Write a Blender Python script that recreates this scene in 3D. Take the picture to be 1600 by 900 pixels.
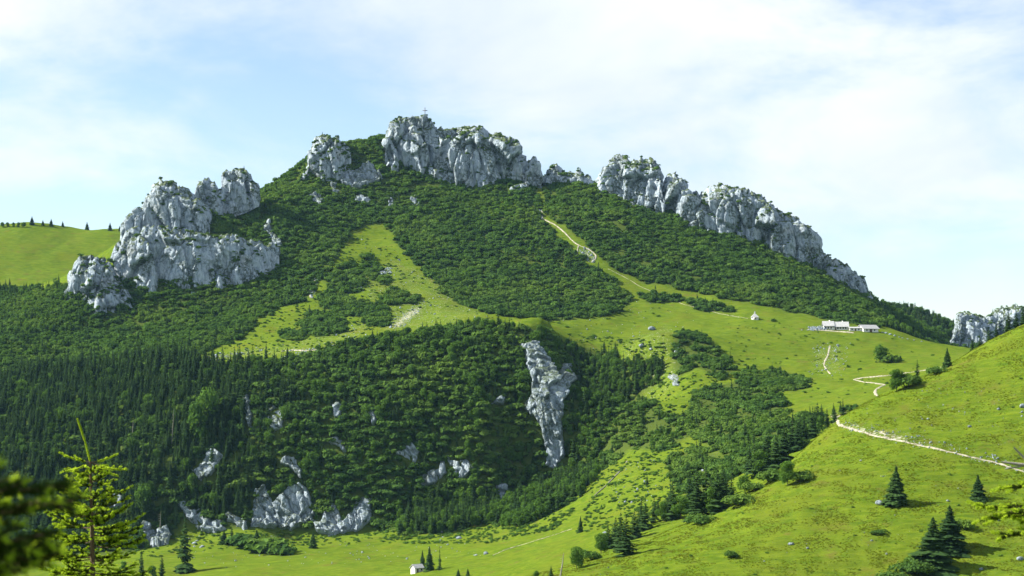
import bpy, math, random
import numpy as np
from mathutils import Vector

random.seed(7)
RNG = np.random.default_rng(11)
for _o in list(bpy.data.objects):
    bpy.data.objects.remove(_o)
scene = bpy.context.scene
COL = scene.collection

# ------------------------------------------------------------------ camera
F_PX = 3111.0            # focal length in photograph pixels (1600 wide), 70 mm lens
HORIZON = 600.0          # photograph row of the eye level
cam_data = bpy.data.cameras.new('camera')
cam_data.sensor_width = 36.0
cam_data.lens = F_PX / 1600.0 * 36.0
cam_data.shift_y = (HORIZON - 450.0) / 1600.0
cam_data.clip_start = 0.2
cam_data.clip_end = 40000.0
cam_data.dof.use_dof = True
cam_data.dof.focus_distance = 900.0
cam_data.dof.aperture_fstop = 8.0
cam = bpy.data.objects.new('camera', cam_data)
cam.rotation_euler = (math.radians(90), 0, 0)
COL.objects.link(cam)
scene.camera = cam

# ------------------------------------------------------------------ sky and sun
SUN_EL = math.radians(38.0)
SUN_AZ = math.radians(-84.0)          # measured from +Y (view direction) towards +X: sun stands to the left
sun_dir = Vector((math.sin(SUN_AZ) * math.cos(SUN_EL), math.cos(SUN_AZ) * math.cos(SUN_EL), math.sin(SUN_EL)))
world = bpy.data.worlds.new('World')
scene.world = world
world.use_nodes = True
nt = world.node_tree
for n in list(nt.nodes):
    nt.nodes.remove(n)
def wn(t, **k):
    n = nt.nodes.new(t)
    for a, b in k.items():
        setattr(n, a, b)
    return n
wout = wn('ShaderNodeOutputWorld')
bg = wn('ShaderNodeBackground')
bg.inputs['Strength'].default_value = 0.076
sky = wn('ShaderNodeTexSky', sky_type='NISHITA')
sky.sun_disc = False
sky.sun_elevation = SUN_EL
sky.sun_rotation = SUN_AZ
sky.altitude = 1400.0
sky.air_density = 1.0
sky.dust_density = 0.6
sky.ozone_density = 1.6
# thin cloud veils: noise on a flat cloud deck seen in perspective
geo = wn('ShaderNodeTexCoord')
sep = wn('ShaderNodeSeparateXYZ')
nt.links.new(geo.outputs['Generated'], sep.inputs[0])
def wmath(op, a, b=None, clamp=False):
    m = wn('ShaderNodeMath', operation=op)
    m.use_clamp = clamp
    for i, v in enumerate((a, b)):
        if v is None:
            continue
        if isinstance(v, (int, float)):
            m.inputs[i].default_value = v
        else:
            nt.links.new(v, m.inputs[i])
    return m.outputs[0]
zc = wmath('ADD', wmath('MAXIMUM', sep.outputs['Z'], 0.0), 0.30)
cx = wmath('DIVIDE', sep.outputs['X'], zc)
cy = wmath('DIVIDE', sep.outputs['Y'], zc)
comb = wn('ShaderNodeCombineXYZ')
nt.links.new(cx, comb.inputs[0])
nt.links.new(cy, comb.inputs[1])
def wnoise(scale, detail, rough, loc, stretch=(1, 1, 1), dist=0.0):
    mp = wn('ShaderNodeMapping')
    mp.inputs['Location'].default_value = loc
    mp.inputs['Scale'].default_value = stretch
    nt.links.new(comb.outputs[0], mp.inputs[0])
    n = wn('ShaderNodeTexNoise')
    n.inputs['Scale'].default_value = scale
    n.inputs['Detail'].default_value = detail
    n.inputs['Roughness'].default_value = rough
    n.inputs['Distortion'].default_value = dist
    nt.links.new(mp.outputs[0], n.inputs['Vector'])
    return n.outputs['Fac']
CLOUD_LOC = (14.0, 27.0, 0.0)
big = wnoise(0.75, 2.0, 0.5, (CLOUD_LOC[0], CLOUD_LOC[1], 0))
fine = wnoise(2.6, 9.0, 0.60, (7.0, 2.0, 0.4), (1.0, 1.0, 1), 0.3)
cov = wmath('ADD', wmath('MULTIPLY', wmath('SUBTRACT', big, 0.5), 4.2), wmath('MULTIPLY', wmath('SUBTRACT', fine, 0.5), 2.0))
ramp = wn('ShaderNodeMapRange', interpolation_type='SMOOTHSTEP')
ramp.inputs['From Min'].default_value = -0.42
ramp.inputs['From Max'].default_value = 0.34
ramp.inputs['To Min'].default_value = 0.07
ramp.inputs['To Max'].default_value = 0.96
nt.links.new(cov, ramp.inputs['Value'])
shade = wnoise(3.2, 6.0, 0.55, (1.0, 9.0, 2.0), (1, 0.7, 1), 0.3)
ccol = wn('ShaderNodeMix', data_type='RGBA')
ccol.inputs['A'].default_value = (4.6, 5.1, 5.8, 1)
ccol.inputs['B'].default_value = (6.4, 6.5, 6.6, 1)
nt.links.new(wmath('MULTIPLY', wmath('SUBTRACT', shade, 0.3), 2.5, True), ccol.inputs['Factor'])
mixs = wn('ShaderNodeMix', data_type='RGBA')
nt.links.new(ramp.outputs[0], mixs.inputs['Factor'])
nt.links.new(sky.outputs[0], mixs.inputs['A'])
nt.links.new(ccol.outputs['Result'], mixs.inputs['B'])
nt.links.new(mixs.outputs['Result'], bg.inputs['Color'])
nt.links.new(bg.outputs[0], wout.inputs['Surface'])

sun_data = bpy.data.lights.new('sun', 'SUN')
sun_data.energy = 5.0
sun_data.angle = math.radians(0.53)
sun_data.color = (1.0, 0.93, 0.80)
sun = bpy.data.objects.new('sun', sun_data)
sun.rotation_euler = sun_dir.to_track_quat('Z', 'Y').to_euler()
COL.objects.link(sun)

scene.view_settings.view_transform = 'Standard'
scene.view_settings.look = 'None'
scene.view_settings.exposure = 1.27
scene.view_settings.gamma = 1.0
scene.view_settings.use_curve_mapping = False
scene.cycles.max_bounces = 5
scene.cycles.diffuse_bounces = 2
scene.cycles.glossy_bounces = 1
scene.cycles.transmission_bounces = 2
scene.cycles.transparent_max_bounces = 4
scene.cycles.volume_bounces = 0
scene.cycles.use_denoising = True

# ------------------------------------------------------------------ noise toolkit (numpy)
_perm = np.random.default_rng(3).permutation(4096).astype(np.int64)
def _h(i, j, k=0):
    return _perm[(_perm[(_perm[i & 4095] + j) & 4095] + k) & 4095]
_ga = np.random.default_rng(5).normal(size=(4096, 3))
_ga /= np.linalg.norm(_ga, axis=1)[:, None]
def perlin(x, y, z=None):
    x = np.asarray(x, float); y = np.asarray(y, float)
    z = np.zeros_like(x) if z is None else np.asarray(z, float)
    i = np.floor(x).astype(np.int64); j = np.floor(y).astype(np.int64); k = np.floor(z).astype(np.int64)
    u, v, w = x - i, y - j, z - k
    f = lambda t: t * t * t * (t * (t * 6 - 15) + 10)
    fu, fv, fw = f(u), f(v), f(w)
    r = 0
    for a in (0, 1):
        for b in (0, 1):
            for c in (0, 1):
                g = _ga[_h(i + a, j + b, k + c)]
                d = g[..., 0] * (u - a) + g[..., 1] * (v - b) + g[..., 2] * (w - c)
                r = r + d * (fu if a else 1 - fu) * (fv if b else 1 - fv) * (fw if c else 1 - fw)
    return r * 1.6
def fbm(x, y, z=None, octaves=4, gain=0.5):
    r = 0; a = 1.0; s = 1.0
    for o in range(octaves):
        r = r + a * perlin(x * s + 17.3 * o, y * s + 5.1 * o, None if z is None else z * s)
        a *= gain; s *= 2.03
    return r
def worley(x, y, z):
    i = np.floor(x).astype(np.int64); j = np.floor(y).astype(np.int64); k = np.floor(z).astype(np.int64)
    f1 = np.full(x.shape, 9.0); f2 = np.full(x.shape, 9.0); cid = np.zeros(x.shape)
    for a in (-1, 0, 1):
        for b in (-1, 0, 1):
            for c in (-1, 0, 1):
                h = _h(i + a, j + b, k + c)
                dx = i + a + (h % 61) / 61.0 - x
                dy = j + b + ((h * 7) % 67) / 67.0 - y
                dz = k + c + ((h * 13) % 71) / 71.0 - z
                d = np.sqrt(dx * dx + dy * dy + dz * dz)
                m = d < f1
                f2 = np.where(m, f1, np.minimum(f2, d))
                cid = np.where(m, (h % 101) / 101.0, cid)
                f1 = np.where(m, d, f1)
    return f1, f2, cid
def facets(x, y, z):
    """cellular noise whose cells are tilted planes, as fractured limestone: f2-f1, plane height, cell offset"""
    i = np.floor(x).astype(np.int64); j = np.floor(y).astype(np.int64); k = np.floor(z).astype(np.int64)
    f1 = np.full(x.shape, 9.0); f2 = np.full(x.shape, 9.0); pl = np.zeros(x.shape); cid = np.zeros(x.shape)
    for a in (-1, 0, 1):
        for b in (-1, 0, 1):
            for c in (-1, 0, 1):
                h = _h(i + a, j + b, k + c)
                dx = x - (i + a + (h % 61) / 61.0); dy = y - (j + b + ((h * 7) % 67) / 67.0); dz = z - (k + c + ((h * 13) % 71) / 71.0)
                d = np.sqrt(dx * dx + dy * dy + dz * dz)
                g = _ga[(h * 3 + 11) & 4095]
                m = d < f1
                f2 = np.where(m, f1, np.minimum(f2, d))
                pl = np.where(m, g[..., 0] * dx + g[..., 1] * dy + g[..., 2] * dz, pl)
                cid = np.where(m, (h % 101) / 101.0 - 0.5, cid)
                f1 = np.where(m, d, f1)
    return f2 - f1, pl, cid
def sstep(a, b, x):
    t = np.clip((x - a) / (b - a), 0, 1)
    return t * t * (3 - 2 * t)
def in_poly(px, py, poly):
    px = np.asarray(px, float); py = np.asarray(py, float)
    r = np.zeros(px.shape, bool)
    n = len(poly)
    for a in range(n):
        x0, y0 = poly[a]; x1, y1 = poly[(a + 1) % n]
        if y0 == y1:
            continue
        c = ((y0 > py) != (y1 > py)) & (px < (x1 - x0) * (py - y0) / (y1 - y0) + x0)
        r ^= c
    return r
def poly_dist(px, py, poly):
    """distance in photograph pixels to the outline, positive inside"""
    d = np.full(np.shape(px), 1e9)
    n = len(poly)
    for a in range(n):
        x0, y0 = poly[a]; x1, y1 = poly[(a + 1) % n]
        ex, ey = x1 - x0, y1 - y0
        t = np.clip(((px - x0) * ex + (py - y0) * ey) / (ex * ex + ey * ey + 1e-9), 0, 1)
        d = np.minimum(d, np.hypot(px - x0 - t * ex, py - y0 - t * ey))
    return np.where(in_poly(px, py, poly), d, -d)

# ------------------------------------------------------------------ object helpers
def tag(o, label, category, group=None):
    o['label'] = label
    o['category'] = category
    if group:
        o['group'] = group
    return o
def mesh_obj(name, verts, faces, mats, parent=None, smooth=False, matidx=None, link=True):
    me = bpy.data.meshes.new(name)
    verts = np.asarray(verts, dtype=np.float32).reshape(-1, 3)
    if isinstance(faces, np.ndarray):
        nf, k = faces.shape
        me.vertices.add(len(verts)); me.vertices.foreach_set('co', verts.ravel())
        me.loops.add(nf * k); me.loops.foreach_set('vertex_index', faces.astype(np.int32).ravel())
        me.polygons.add(nf)
        me.polygons.foreach_set('loop_start', np.arange(0, nf * k, k, dtype=np.int32))
        me.update(calc_edges=True)
    else:
        me.from_pydata(verts.tolist(), [], faces)
        me.update()
    for m in (mats if isinstance(mats, (list, tuple)) else [mats]):
        me.materials.append(m)
    if matidx is not None:
        me.polygons.foreach_set('material_index', np.asarray(matidx, dtype=np.int32))
    if smooth:
        me.polygons.foreach_set('use_smooth', np.ones(len(me.polygons), dtype=bool))
    o = bpy.data.objects.new(name, me)
    if link:
        COL.objects.link(o)
    if parent is not None:
        o.parent = parent
    return o
def empty(name, loc, rz=0.0, scale=1.0):
    o = bpy.data.objects.new(name, None)
    o.empty_display_size = 0.5
    o.location = loc
    o.rotation_euler = (0, 0, rz)
    o.scale = (scale, scale, scale) if isinstance(scale, (int, float)) else scale
    COL.objects.link(o)
    return o
def grid_faces(nr, nc):
    a = np.arange(nr * nc).reshape(nr, nc)
    return np.stack([a[:-1, :-1], a[:-1, 1:], a[1:, 1:], a[1:, :-1]], axis=-1).reshape(-1, 4)

# ------------------------------------------------------------------ materials
def new_mat(name):
    m = bpy.data.materials.new(name)
    m.use_nodes = True
    t = m.node_tree
    for n in list(t.nodes):
        t.nodes.remove(n)
    out = t.nodes.new('ShaderNodeOutputMaterial')
    return m, t, out
class NB:
    def __init__(self, t):
        self.t = t
    def n(self, typ, **k):
        x = self.t.nodes.new(typ)
        for a, b in k.items():
            setattr(x, a, b)
        return x
    def set(self, sock, v):
        if hasattr(v, 'is_linked') or hasattr(v, 'links'):
            self.t.links.new(v, sock)
        else:
            sock.default_value = v
    def math(self, op, a, b=None, clamp=False):
        m = self.n('ShaderNodeMath', operation=op); m.use_clamp = clamp
        self.set(m.inputs[0], a)
        if b is not None:
            self.set(m.inputs[1], b)
        return m.outputs[0]
    def mix(self, f, a, b):
        m = self.n('ShaderNodeMix', data_type='RGBA')
        self.set(m.inputs['Factor'], f); self.set(m.inputs['A'], a); self.set(m.inputs['B'], b)
        return m.outputs['Result']
    def noise(self, vec, scale, detail=4, rough=0.55, dist=0.0):
        m = self.n('ShaderNodeTexNoise')
        self.set(m.inputs['Vector'], vec)
        m.inputs['Scale'].default_value = scale; m.inputs['Detail'].default_value = detail
        m.inputs['Roughness'].default_value = rough; m.inputs['Distortion'].default_value = dist
        return m.outputs['Fac']
    def ramp(self, v, a, b, lo=0.0, hi=1.0):
        m = self.n('ShaderNodeMapRange', interpolation_type='SMOOTHSTEP')
        self.set(m.inputs['Value'], v)
        m.inputs['From Min'].default_value = a; m.inputs['From Max'].default_value = b
        m.inputs['To Min'].default_value = lo; m.inputs['To Max'].default_value = hi
        return m.outputs[0]
    def mapping(self, vec, scale=(1, 1, 1), rot=(0, 0, 0)):
        m = self.n('ShaderNodeMapping')
        self.set(m.inputs['Vector'], vec)
        m.inputs['Scale'].default_value = scale; m.inputs['Rotation'].default_value = rot
        return m.outputs[0]
    def bump(self, h, strength, dist):
        m = self.n('ShaderNodeBump')
        self.set(m.inputs['Height'], h)
        m.inputs['Strength'].default_value = strength; m.inputs['Distance'].default_value = dist
        return m.outputs[0]
def c4(r, g, b):
    return (r, g, b, 1.0)

def foliage_mat(name, dark, light, trans=0.3, tint=None):
    m, t, out = new_mat(name)
    b = NB(t)
    info = b.n('ShaderNodeObjectInfo')
    geo = b.n('ShaderNodeNewGeometry')
    n1 = b.noise(geo.outputs['Position'], 0.9, 2)
    fac = b.math('ADD', b.math('MULTIPLY', info.outputs['Random'], 0.55), b.math('MULTIPLY', b.ramp(n1, 0.3, 0.7), 0.45))
    col = b.mix(fac, c4(*dark), c4(*light))
    big = b.noise(geo.outputs['Position'], 0.018, 3)
    if tint:
        col = b.mix(b.ramp(big, 0.42, 0.66, 0.0, 0.75), col, c4(*tint))
    d = b.n('ShaderNodeBsdfDiffuse'); b.set(d.inputs['Color'], col)
    tr = b.n('ShaderNodeBsdfTranslucent'); b.set(tr.inputs['Color'], b.mix(0.5, col, c4(light[0] * 1.6, light[1] * 1.6, light[2] * 0.8)))
    mx = b.n('ShaderNodeMixShader'); mx.inputs[0].default_value = trans
    t.links.new(d.outputs[0], mx.inputs[1]); t.links.new(tr.outputs[0], mx.inputs[2])
    t.links.new(mx.outputs[0], out.inputs['Surface'])
    return m
M_SPRUCE = foliage_mat('spruce_needles', (0.018, 0.043, 0.017), (0.054, 0.104, 0.028), 0.22)
M_PINE = foliage_mat('mountain_pine_needles', (0.022, 0.060, 0.019), (0.095, 0.180, 0.034), 0.28, (0.120, 0.195, 0.032))
M_BROAD = foliage_mat('broad_leaves', (0.036, 0.086, 0.019), (0.096, 0.185, 0.030), 0.30, (0.095, 0.185, 0.030))
M_TUFT = foliage_mat('grass_blades', (0.078, 0.118, 0.010), (0.138, 0.170, 0.014), 0.5, (0.122, 0.128, 0.020))

def bark_mat(name, a, bcol):
    m, t, out = new_mat(name)
    b = NB(t)
    tc = b.n('ShaderNodeTexCoord')
    n1 = b.noise(b.mapping(tc.outputs['Object'], (6, 6, 1.2)), 3.0, 6)
    p = b.n('ShaderNodeBsdfPrincipled'); p.inputs['Roughness'].default_value = 0.9
    b.set(p.inputs['Base Color'], b.mix(n1, c4(*a), c4(*bcol)))
    b.set(p.inputs['Normal'], b.bump(n1, 0.6, 0.02))
    t.links.new(p.outputs[0], out.inputs['Surface'])
    return m
M_BARK = bark_mat('spruce_bark', (0.035, 0.026, 0.018), (0.13, 0.10, 0.075))
M_DEADWOOD = bark_mat('grey_dead_wood', (0.13, 0.12, 0.105), (0.34, 0.32, 0.29))

def rock_mat(name, k=1.0, moss=1.0):
    m, t, out = new_mat(name)
    b = NB(t)
    geo = b.n('ShaderNodeNewGeometry')
    pos = geo.outputs['Position']
    n_big = b.noise(pos, 0.05, 4)
    streak = b.noise(b.mapping(pos, (0.55, 0.55, 0.07)), 1.0, 7, 0.62, 0.6)
    fine = b.noise(pos, 0.9, 6, 0.65)
    crack = b.n('ShaderNodeTexVoronoi', feature='DISTANCE_TO_EDGE')
    b.set(crack.inputs['Vector'], b.mapping(pos, (0.30, 0.30, 0.10), (0.25, 0.2, 0)))
    crack.inputs['Scale'].default_value = 1.0
    col = b.mix(b.ramp(streak, 0.25, 0.62), c4(0.150 * k, 0.208 * k, 0.270 * k), c4(0.43 * k, 0.51 * k, 0.58 * k))
    col = b.mix(b.ramp(n_big, 0.55, 0.75, 0, 0.3), col, c4(0.47 * k, 0.43 * k, 0.36 * k))
    col = b.mix(b.ramp(fine, 0.60, 0.76, 0, 0.55), col, c4(0.12 * k, 0.125 * k, 0.12 * k))
    col = b.mix(b.ramp(crack.outputs['Distance'], 0.0, 0.04, 0.4, 0.0), col, c4(0.07, 0.075, 0.075))
    veg = b.math('MULTIPLY', b.ramp(b.noise(b.mapping(pos, (1, 1, 0.55)), 0.075, 5, 0.6), 0.47, 0.57), b.ramp(b.noise(pos, 0.45, 5, 0.7), 0.42, 0.56))
    col = b.mix(b.math('MULTIPLY', veg, 0.85 * min(1.0, moss * 1.5)), col, c4(0.040, 0.062, 0.026))
    # turf and moss cling to ledges
    sepn = b.n('ShaderNodeSeparateXYZ'); b.set(sepn.inputs[0], geo.outputs['Normal'])
    ledge = b.math('ADD', sepn.outputs['Z'], b.math('MULTIPLY', b.math('SUBTRACT', b.noise(pos, 0.16, 5), 0.5), 1.1))
    green = b.mix(b.noise(pos, 0.7, 3), c4(0.035, 0.060, 0.016), c4(0.10, 0.14, 0.03))
    col = b.mix(b.ramp(ledge, 0.62, 0.82, 0, moss), col, green)
    p = b.n('ShaderNodeBsdfPrincipled'); p.inputs['Roughness'].default_value = 0.92
    p.inputs['Specular IOR Level'].default_value = 0.2
    b.set(p.inputs['Base Color'], col)
    h = b.math('ADD', b.math('MULTIPLY', streak, 1.0), b.math('MULTIPLY', fine, 0.5))
    b.set(p.inputs['Normal'], b.bump(h, 1.0, 2.2))
    t.links.new(p.outputs[0], out.inputs['Surface'])
    return m
M_ROCK = rock_mat('limestone', 1.0, 0.9)
M_CLIFF = rock_mat('bare_limestone', 0.92, 0.6)
M_STONE = rock_mat('pale_boulder', 0.88, 0.3)

def ground_mat():
    m, t, out = new_mat('alpine_turf')
    b = NB(t)
    geo = b.n('ShaderNodeNewGeometry')
    pos = geo.outputs['Position']
    at = b.n('ShaderNodeAttribute'); at.attribute_name = 'cover'
    sp = b.n('ShaderNodeSeparateColor'); b.set(sp.inputs[0], at.outputs['Color'])
    scree, floor_, rock = sp.outputs[0], sp.outputs[1], sp.outputs[2]
    n1 = b.noise(pos, 0.035, 5, 0.6)
    n2 = b.noise(b.mapping(pos, (0.25, 0.6, 1.6)), 0.55, 6, 0.65, 0.4)
    n3 = b.noise(pos, 1.7, 4, 0.7)
    g = b.mix(b.ramp(n2, 0.30, 0.70), c4(0.059, 0.108, 0.009), c4(0.122, 0.172, 0.014))
    g = b.mix(b.ramp(n1, 0.45, 0.72, 0, 0.7), g, c4(0.112, 0.140, 0.014))
    g = b.mix(b.ramp(n3, 0.52, 0.75, 0, 0.55), g, c4(0.046, 0.088, 0.011))
    # rusty heath patches
    g = b.mix(b.ramp(b.noise(pos, 0.09, 6, 0.7), 0.55, 0.70, 0, 0.60), g, c4(0.110, 0.088, 0.028))
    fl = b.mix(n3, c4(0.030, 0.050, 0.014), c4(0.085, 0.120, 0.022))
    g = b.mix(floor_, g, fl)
    sn = b.noise(pos, 0.8, 6, 0.75)
    sc = b.mix(sn, c4(0.33, 0.31, 0.26), c4(0.60, 0.575, 0.52))
    sf = b.ramp(b.math('ADD', scree, b.math('MULTIPLY', b.math('SUBTRACT', sn, 0.5), 1.3)), 0.42, 0.60)
    g = b.mix(b.math('MULTIPLY', sf, b.ramp(scree, 0.02, 0.12)), g, sc)
    rk = b.mix(b.ramp(b.noise(b.mapping(pos, (0.6, 0.6, 0.08)), 1.0, 7, 0.65), 0.3, 0.7), c4(0.24, 0.25, 0.26), c4(0.52, 0.52, 0.51))
    rf = b.ramp(b.math('ADD', rock, b.math('MULTIPLY', b.math('SUBTRACT', sn, 0.5), 0.9)), 0.42, 0.58)
    g = b.mix(b.math('MULTIPLY', rf, b.ramp(rock, 0.02, 0.1)), g, rk)
    p = b.n('ShaderNodeBsdfPrincipled'); p.inputs['Roughness'].default_value = 0.95
    p.inputs['Specular IOR Level'].default_value = 0.0
    b.set(p.inputs['Base Color'], g)
    h = b.math('ADD', b.math('MULTIPLY', n2, 1.0), b.math('MULTIPLY', n3, 0.5))
    b.set(p.inputs['Normal'], b.bump(h, 0.75, 0.7))
    t.links.new(p.outputs[0], out.inputs['Surface'])
    return m
M_GROUND = ground_mat()
def plain_mat(name, a, bcol, scale=0.8, rough=0.9, bump=0.3):
    m, t, out = new_mat(name)
    b = NB(t)
    tc = b.n('ShaderNodeTexCoord')
    n1 = b.noise(tc.outputs['Object'], scale, 6, 0.65)
    p = b.n('ShaderNodeBsdfPrincipled'); p.inputs['Roughness'].default_value = rough
    b.set(p.inputs['Base Color'], b.mix(b.ramp(n1, 0.3, 0.7), c4(*a), c4(*bcol)))
    b.set(p.inputs['Normal'], b.bump(n1, bump, 0.1))
    t.links.new(p.outputs[0], out.inputs['Surface'])
    return m
M_GRAVEL = plain_mat('pale_gravel', (0.15, 0.145, 0.09), (0.42, 0.39, 0.31), 0.5)
M_PLASTER = plain_mat('white_plaster', (0.66, 0.66, 0.64), (0.80, 0.80, 0.78), 0.5)
M_TIMBER = plain_mat('brown_timber', (0.07, 0.045, 0.028), (0.16, 0.105, 0.065), 2.0)
M_SHINGLE = plain_mat('silver_shingle', (0.24, 0.25, 0.26), (0.44, 0.45, 0.46), 1.5)
M_GLASS = plain_mat('dark_pane', (0.02, 0.025, 0.03), (0.04, 0.05, 0.06), 1.0, 0.15, 0.0)
M_IRON = plain_mat('dark_iron', (0.03, 0.03, 0.032), (0.07, 0.065, 0.06), 2.0, 0.6)

# ------------------------------------------------------------------ terrain: one sheet through surveyed points
# (column, row, distance): sight line of a feature in the photograph and how far off it lies, in metres
SURVEY = [
 # near grassy hill on the right
 (1600,895,540),(1400,895,545),(1200,895,550),(1000,895,560),(850,905,575),(1800,860,545),
 (1600,800,585),(1400,800,590),(1200,800,605),(1080,830,610),(1800,740,600),
 (1600,735,620),(1500,715,630),(1400,690,650),(1310,656,692),(1800,650,640),
 (1600,620,670),(1500,640,672),(1400,650,672),(1800,520,690),
 (1600,515,720),(1500,562,720),(1400,606,712),(1340,638,705),(1800,430,740),(2100,330,760),
 (1220,732,665),(1150,777,650),(1000,850,618),(900,884,600),
 # ravine behind it
 (1200,760,800),(1300,690,830),(1100,800,790),(1000,870,730),(900,905,720),(1400,640,900),(1500,615,900),(1600,590,900),
 (1600,575,1200),(1800,520,1000),(2100,450,1200),
 # valley meadow
 (960,800,960),(920,822,920),(870,845,890),(700,868,960),(500,878,970),(300,888,990),(100,900,1000),(-150,905,1000),
 (300,850,1100),(500,850,1110),(700,845,1060),(400,832,1165),(560,837,1165),(750,828,1100),(870,800,1050),(650,815,1130),
 # gully right of the bluff
 (830,775,1150),(920,748,1160),(908,700,1300),(908,620,1375),(930,565,1420),(905,530,1460),(928,680,1280),
 # bluff: base, face, brow
 (-150,880,1130),(0,872,1140),(100,860,1150),(220,842,1165),(300,826,1185),(450,832,1190),(570,832,1190),(640,800,1195),(700,765,1205),(800,742,1215),(865,735,1215),
 (-100,730,1235),(100,720,1235),(300,700,1222),(450,700,1218),(600,690,1216),(750,650,1222),(858,640,1226),(520,610,1248),(680,590,1245),(800,580,1250),(872,600,1240),
 (-150,600,1430),(0,588,1420),(150,575,1390),(300,560,1350),(420,560,1310),(500,545,1302),(600,528,1300),(700,513,1305),(780,510,1308),(850,516,1308),(880,540,1300),
 # knoll with scrub, right of the gully
 (1060,520,1390),(1000,532,1380),(1060,590,1300),(1150,560,1350),(980,640,1220),(1100,640,1200),(1200,600,1280),(1240,650,1110),
 (1000,720,1060),(1100,700,1060),(940,742,1100),(1200,695,980),(1050,762,950),(1140,735,930),
 # alp meadow bowl
 (1285,642,1120),(1300,600,1250),(1400,592,1250),(1340,560,1350),(1250,540,1420),(1440,552,1410),(1480,545,1440),(1180,500,1500),
 (1310,514,1480),(1370,518,1480),(1440,533,1475),(1100,490,1540),(1000,470,1580),
 # behind its rim
 (1420,570,1650),(1500,580,1600),(1600,575,1600),
 # meadow ramp
 (900,500,1500),(800,498,1480),(950,470,1570),(700,480,1500),(600,510,1420),(650,430,1600),(560,370,1700),(500,440,1570),(400,500,1490),
 (330,555,1390),(450,542,1380),(740,500,1400),(850,505,1410),(640,520,1350),
 # scrub slopes
 (700,380,1680),(850,420,1640),(800,350,1730),(900,400,1660),(950,330,1755),(1000,400,1670),(1100,420,1650),(1100,368,1745),(1200,450,1610),
 (1200,395,1745),(1300,440,1745),(1300,482,1580),(1362,474,1750),(1385,497,1640),
 (620,262,1830),(720,281,1830),(830,295,1820),(930,296,1825),(950,312,1810),(1025,336,1790),
 # crest below the towers
 (660,225,1880),(740,235,1880),(810,255,1880),(860,280,1870),(932,294,1860),(985,290,1855),(1060,312,1850),(1130,325,1850),(1230,362,1840),(1300,418,1820),(1350,462,1800),
 (545,223,1860),(580,218,1868),(604,212,1872),(505,235,1840),(470,290,1800),(435,298,1780),(408,304,1765),(370,322,1720),(330,335,1690),(270,330,1650),(205,370,1630),(160,420,1590),(120,440,1580),
 (500,310,1765),(560,310,1785),(450,350,1690),(400,440,1585),(432,410,1610),(330,462,1560),(250,480,1545),(185,512,1520),(100,482,1540),(380,365,1650),(345,374,1625),
 (50,540,1470),(0,505,1560),(150,545,1460),(-150,520,1500),(250,540,1440),
 # grassy shoulder behind, left
 (0,352,2000),(60,349,2000),(120,357,2000),(190,359,2000),(50,400,1900),(150,420,1880),(60,450,1790),(0,472,1700),(110,460,1720),(-200,365,2000),(-200,450,1800),(260,372,1990),(-500,400,2000),
 # distant wooded ridge and pinnacles on the right
 (1383,483,2300),(1409,480,2300),(1431,486,2300),(1459,497,2300),(1484,512,2300),(1440,538,1950),(1395,505,1950),(1530,548,2270),(1510,556,2190),(1560,552,2200),(1584,528,2330),(1700,500,2400),(1500,572,2050),(1600,562,2100),(1900,470,2300),
]
WORLDPTS = [(0,-60,2),(0,0,-2.6),(-4,20,-9.5),(9,16,-8),(30,30,-10),(-30,30,-14),(0,80,-32),(-60,80,-36),(60,80,-30),(0,250,-64),(-150,300,-75),(100,300,-58),(220,300,-40),(400,500,20),
 (-350,500,-80),(-150,500,-82),(0,500,-70),(-600,800,-70),(-100,750,-92),(-250,750,-93),(60,720,-74),(-500,1100,-75),(-700,1400,0),(-300,-300,20),(300,-300,40),(0,-500,60),(-900,300,-40),(900,300,60),
 (800,900,60),(800,1500,40),(1000,2200,80),(-900,2000,120),(-1500,1000,0),
 (-320,1850,120),(-250,2000,120),(-100,2060,120),(60,2060,110),(200,2040,60),(330,1980,20),(420,1800,20),
 (-600,2500,20),(0,2500,-20),(500,2800,-20),(-1200,3200,0),(0,3400,-60),(1200,3200,0),(-2500,4000,-60),(0,4500,-80),(2500,4000,-60),(-2500,1500,-40),(2500,1500,60),(-2500,-300,40),(2500,-300,60)]
def ray(px, py, Y):
    return ((px - 800.0) / F_PX * Y, Y, (HORIZON - py) / F_PX * Y)
CP = np.array([ray(*s) for s in SURVEY] + [tuple(map(float, w)) for w in WORLDPTS])
def _kern(ax, ay, bx, by):
    return np.sqrt((ax[:, None] - bx[None]) ** 2 + (ay[:, None] - by[None]) ** 2 + 14.0 ** 2)
_n = len(CP)
_A = np.zeros((_n + 1, _n + 1))
_A[:_n, :_n] = _kern(CP[:, 0], CP[:, 1], CP[:, 0], CP[:, 1]) - 0.6 * np.eye(_n)
_A[:_n, _n] = 1; _A[_n, :_n] = 1
_W = np.linalg.solve(_A, np.concatenate([CP[:, 2], [0]]))
def base_h(x, y):
    x = np.asarray(x, float).ravel(); y = np.asarray(y, float).ravel()
    r = np.empty(x.shape)
    for s in range(0, len(x), 20000):
        r[s:s + 20000] = _kern(x[s:s + 20000], y[s:s + 20000], CP[:, 0], CP[:, 1]) @ _W[:_n] + _W[_n]
    return r
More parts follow.
